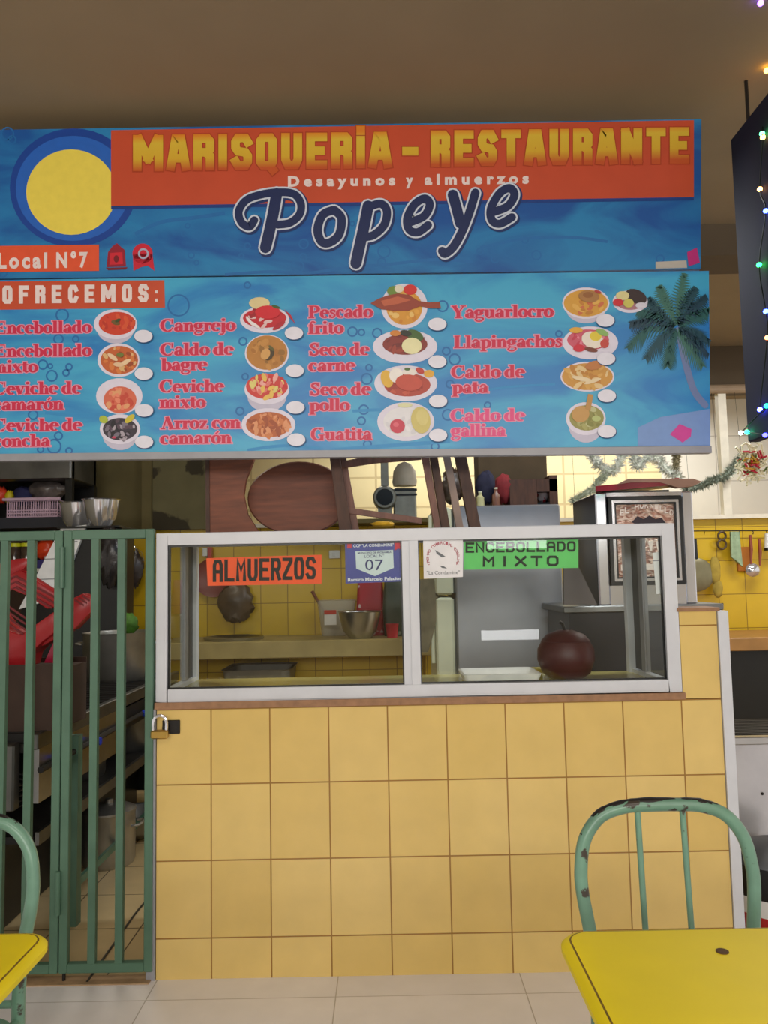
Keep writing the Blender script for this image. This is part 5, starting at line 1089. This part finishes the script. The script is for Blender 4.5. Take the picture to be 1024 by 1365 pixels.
# utensils on the right wall
YW = 3.15
a, b = at(900, 708, Y=YW), at(1060, 707, Y=YW); t = thing('utensil_rail', 'thin wire rail of hooks along the yellow wall at right', 'rail', ((a.x+b.x)/2, YW, a.z))
MB().tube([a, b], .004, 6).build('wire', M_iron, t)
for x in (905, 938, 985, 1003, 1021): c = at(x, 708, Y=YW); MB().tube([(c.x, YW-.006, c.z+.004), (c.x, YW-.014, c.z-.012), (c.x, YW-.006, c.z-.024)], .003, 6).build('hook', M_iron, t)
for i_, x in enumerate((900, 1060)): c = at(x, 708, Y=YW); MB().tube([(c.x, YW, c.z), (c.x, 3.2, c.z)], .005, 6).build('bracket', M_iron, t)
t = thing('number_eight', 'brown number 8 hanging on the yellow wall beside the green towel', 'number sign', at(961, 733, Y=YW))
mb = MB()
for cy_, r in ((714.5, 5.0), (725.8, 5.6)):
    c = at(961.5, cy_, Y=YW); rr = r/ppm(YW); mb.tube([(c.x+rr*math.cos(q_), YW-.012, c.z+rr*1.08*math.sin(q_)) for q_ in [6.2832*k/24 for k in range(25)]], .0085, 8)
mb.build('figure', pm('brown_figure', (74, 54, 26), .5), t, SM)
mb = MB(); loops = []
for k in range(10):
    u = k/9; l = []
    for j in range(18):
        q_ = 6.2832*j/18; py = 709+u*(40+7*math.cos(q_)); px = 977.5+3*u+8*math.cos(q_)*(.75+.25*u)
        c = at(px, py, Y=YW-.01); l.append((c.x, YW-.03+.016*math.sin(q_)+.006*math.sin(5*q_), c.z))
    loops.append(l)
mb.loft(list(reversed(loops)))
solo(mb, 'kitchen_towel', pm('pale_green_towel', (152, 174, 142), .95, 0, .15, 30, .4), at(980, 755, Y=YW-.03), 'pale green towel hanging from the rail on the yellow wall', 'towel', None, smooth=1)
def ladle(label, px, y0, y1, r, hm, sm, grp='utensils on the right wall'):
    a = at(px, y0, Y=YW-.03); b = at(px+1, y1, Y=YW-.03); t = thing('ladle', label, 'ladle', (b.x, YW-.03, b.z), grp)
    MB().tube([a, (a.x+.002, a.y, (a.z+b.z)/2), b], [.011, .013, .007], 8).build('handle', hm, t, SM)
    if r: MB().lathe([(.001, -.03), (r*.6, -.024), (r, 0), (r*.96, 0), (r*.55, -.018)], (b.x+.012, YW-.03, b.z-r*.8), 22, .9, True, False, 'y').build('scoop', sm, t, SM)
M_redw = pm('reddish_handle', (140, 64, 40), .45)
ladle('long ladle with a reddish handle and steel scoop on the yellow wall', 1000, 713, 752, .055, M_redw, M_chrome)
ladle('short slim brown-handled utensil right of the long ladle', 1012, 718, 754, 0, M_redw, M_steel)
c = at(994, 745, Y=YW); solo(MB().box(c.x-.045, c.x+.05, 3.185, 3.2, c.z-.09, c.z+.09, .003), 'chopping_board', pm('orange_brown_board', (184, 112, 34), .6), (c.x, 3.19, c.z-.09), 'small orange-brown board hanging behind the long ladle', 'board')
a = at(1024, 722, Y=YW-.02); solo(MB().use(M_white).lathe([(.02, .0), (.03, -.1), (.032, -.105)], (a.x, YW-.02, a.z+.06), 16, 1, True, False).use(M_black).lathe([(.032, -.105), (.032, -.125), (.02, -.127)], (a.x, YW-.02, a.z+.06), 16, 1, False, True), 'white_utensil', None, (a.x, YW-.02, a.z-.06), 'white utensil with a dark end at the right edge of the wall rail', 'utensil', None, smooth=SM)
c = at(929, 766, Y=YW-.02); t = thing('frying_pan', 'grey frying pan hanging upside down beside the chrome oven', 'pan', (c.x, YW-.03, c.z))
MB().lathe([(.001, -.045), (.09, -.045), (.12, -.03), (.125, 0), (.12, 0), (.1, -.03)], (c.x, YW-.005, c.z), 28, 1, True, False, 'y').build('pan_body', pm('grey_pan', (132, 126, 98), .4, .5, .1), t, SM)
a = at(928, 745, Y=YW-.03); b = at(927, 718, Y=YW-.03); MB().tube([a, b], [.014, .01], 8).build('handle', M_black, t, SM)
mb = MB(); c = at(953, 770, Y=YW-.02); d = at(955, 785, Y=YW-.02)
mb.blob((c.x, YW-.03, c.z+.05), .04, .022, .11, .08, 16, 3).blob((d.x+.005, YW-.035, d.z), .036, .02, .065, .08, 14, 5)
solo(mb, 'oven_mitt', pm('olive_mitt', (164, 142, 60), .9, 0, .25, 16, .3), at(954, 793, Y=YW-.03), 'olive cloth mitt hanging between the pan and the number 8', 'mitt', None, smooth=1.2)
c = at(958, 806, Y=YW-.02); mb = MB().tube(smooth_path([at(948, 807, Y=YW-.02), c, at(964, 805, Y=YW-.02)], 4), .007, 8)
solo(mb, 'wall_hook', M_iron, c, 'short dark iron peg sticking out of the yellow wall above the counter pier', 'hook')

# ================================================================== NAVY SIGN WITH FAIRY LIGHTS, WREATH, GARLANDS
Xn = at(986, 400, Y=.0).x
zt_, zb_ = at(986, 186, Y=0).z, at(990, 590, Y=0).z
t = thing('side_sign', 'dark navy sign board turned edge on at the right edge of the photo', 'sign', (Xn, -.4, zb_))
MB().box(Xn, Xn+.04, -.95, .0, zb_, zt_, .004).build('board', M_navy, t)
for y in (-.85, -.1): MB().tube([(Xn+.02, y, zt_), (Xn+.02, y, 3.02)], .006, 6).build('ceiling_hanger', M_black, t)
bulbs = [(1018, 138, (255, 130, 30), 16), (1016, 178, (60, 255, 120), 10), (1017, 183, (255, 200, 90), 5), (1013, 252, (255, 170, 90), 6), (1021, 281, (40, 60, 255), 22), (1012, 353, (20, 230, 70), 18), (1021, 415, (40, 60, 255), 20), (1023, 450, (255, 140, 80), 5), (1013, 546, (50, 60, 255), 26), (1022, 541, (20, 220, 160), 8), (988, 577, (220, 255, 230), 9), (996, 576, (20, 230, 150), 14), (1020, 580, (50, 50, 255), 10)]
t = thing('fairy_lights', 'string of coloured fairy lights hanging down the navy sign board', 'lights', (Xn-.01, -.1, zb_))
path = []; bl = []
for x, y, c, s_ in bulbs:
    if y < 170: p_ = at(x, y, Y=-.16)
    else: p_ = at(x, y, X=Xn-.012)
    path.append(p_); bl.append((p_, c, s_))
MB().tube(smooth_path([tuple(p_) for p_ in path], 4), .002, 6).build('wire', pm('dark_green_wire', (14, 26, 18), .5), t)
for i, (p_, c, s_) in enumerate(bl):
    MB().blob(p_, .0085, .0085, .0075, 0, 10).build('bulb', MATS.get('bulb_%d_%d_%d' % c) or emis('bulb_%d_%d_%d' % c, c, s_*1.8), t, SM)
# two out-of-focus lamps higher up near the ceiling
for x, y, c, lab in ((1014, 4, (110, 70, 255), 'violet glowing fairy bulb under the ceiling at the top right corner'), (1022, 94, (255, 190, 60), 'yellow glowing fairy bulb under the ceiling above the navy sign board')):
    p_ = at(x, y, Z=3.005); o = solo(MB().blob((p_.x, p_.y, p_.z), .009, .009, .009, 0, 12), 'fairy_bulb', emis('lamp_%d_%d_%d' % c, c, 14), p_, lab, 'light')
# wreath
YQ = .35
c = at(1002, 616, Y=YQ); t = thing('christmas_wreath', 'white and red tinsel wreath hanging below the navy sign board', 'wreath', (c.x, YQ, c.z))
rw = random.Random(8); R_ = 21/ppm(YQ)
for nm, cols, n_, k0 in (('white_tinsel', (232, 224, 190), 110, 1.0), ('red_tinsel', (196, 36, 56), 34, .62), ('gold_tinsel', (200, 150, 40), 18, .5), ('green_tinsel', (96, 120, 50), 18, .9)):
    mb = MB()
    for i in range(n_):
        q_ = rw.uniform(0, 6.283); d = R_*rw.uniform(.1, 1.0)*k0; cx_, cz_ = c.x+d*math.cos(q_), c.z+1.3*d*math.sin(q_); yy = YQ+rw.uniform(-.03, .03)
        l = Vector((rw.uniform(-1, 1), rw.uniform(-.5, .5), rw.uniform(-1, 1))).normalized()*.016
        mb.tube([(cx_-l.x, yy-l.y, cz_-l.z), (cx_+l.x, yy+l.y, cz_+l.z)], .004, 5)
    mb.build(nm, pm(nm+'_foil', cols, .3), t)
MB().tube([(c.x, YQ, c.z+R_*1.2), (c.x, YQ, 3.02)], .0015, 5).build('hanging_thread', M_iron, t)
def garland(label, pts, Y, r, col, seed, name='tinsel_garland', dens=5):
    rg = random.Random(seed); P_ = [at(x, y, Y=Y) for x, y in smooth_path(pts, dens)]
    t = thing(name, label, 'garland', P_[len(P_)//2], 'tinsel garlands')
    MB().tube(P_, r*.34, 6).build('core', pm('core_%d' % seed, tuple(int(v*.92) for v in col), .6), t)
    mb = MB()
    for p_ in P_:
        for k in range(44):
            d = Vector((rg.uniform(-1, 1), rg.uniform(-1, 1), rg.uniform(-1, 1))).normalized()*r*rg.uniform(.7, 1.15)
            s = Vector((d.y, -d.z, d.x)).normalized()*r*.2; mb.add([p_-s, p_+s, p_+d], [(0, 1, 2)])
    for p_ in (P_[1], P_[-2], P_[len(P_)//2]): MB().tube([p_, (p_.x, p_.y+.06, 2.68)], .0012, 5).build('hanging_thread', M_iron, t)
    mb.build('tinsel', pm('tinsel_%d' % seed, col, .35, .2, .3, 40), t); return t
garland('pale mint tinsel garland draped across the back window above the oven', [(786, 600), (798, 620), (818, 628), (830, 606), (842, 600), (850, 622), (862, 610), (876, 612), (890, 628), (905, 636)], 3.1, .062, (240, 248, 234), 81)
garland('thin pale tinsel tail curling behind the oven tray left of the mint garland', [(765, 668), (776, 660), (792, 652), (800, 640), (808, 632)], 3.1, .05, (204, 212, 194), 82)
garland('dark silver-green tinsel strand hanging by the window post at right', [(916, 652), (936, 648), (950, 640), (965, 636), (980, 620), (990, 608)], 3.1, .055, (140, 150, 136), 83)
garland('dark tinsel tail hanging below the menu board near the window', [(901, 600), (902, 612), (900, 628)], 3.1, .045, (150, 142, 112), 84)
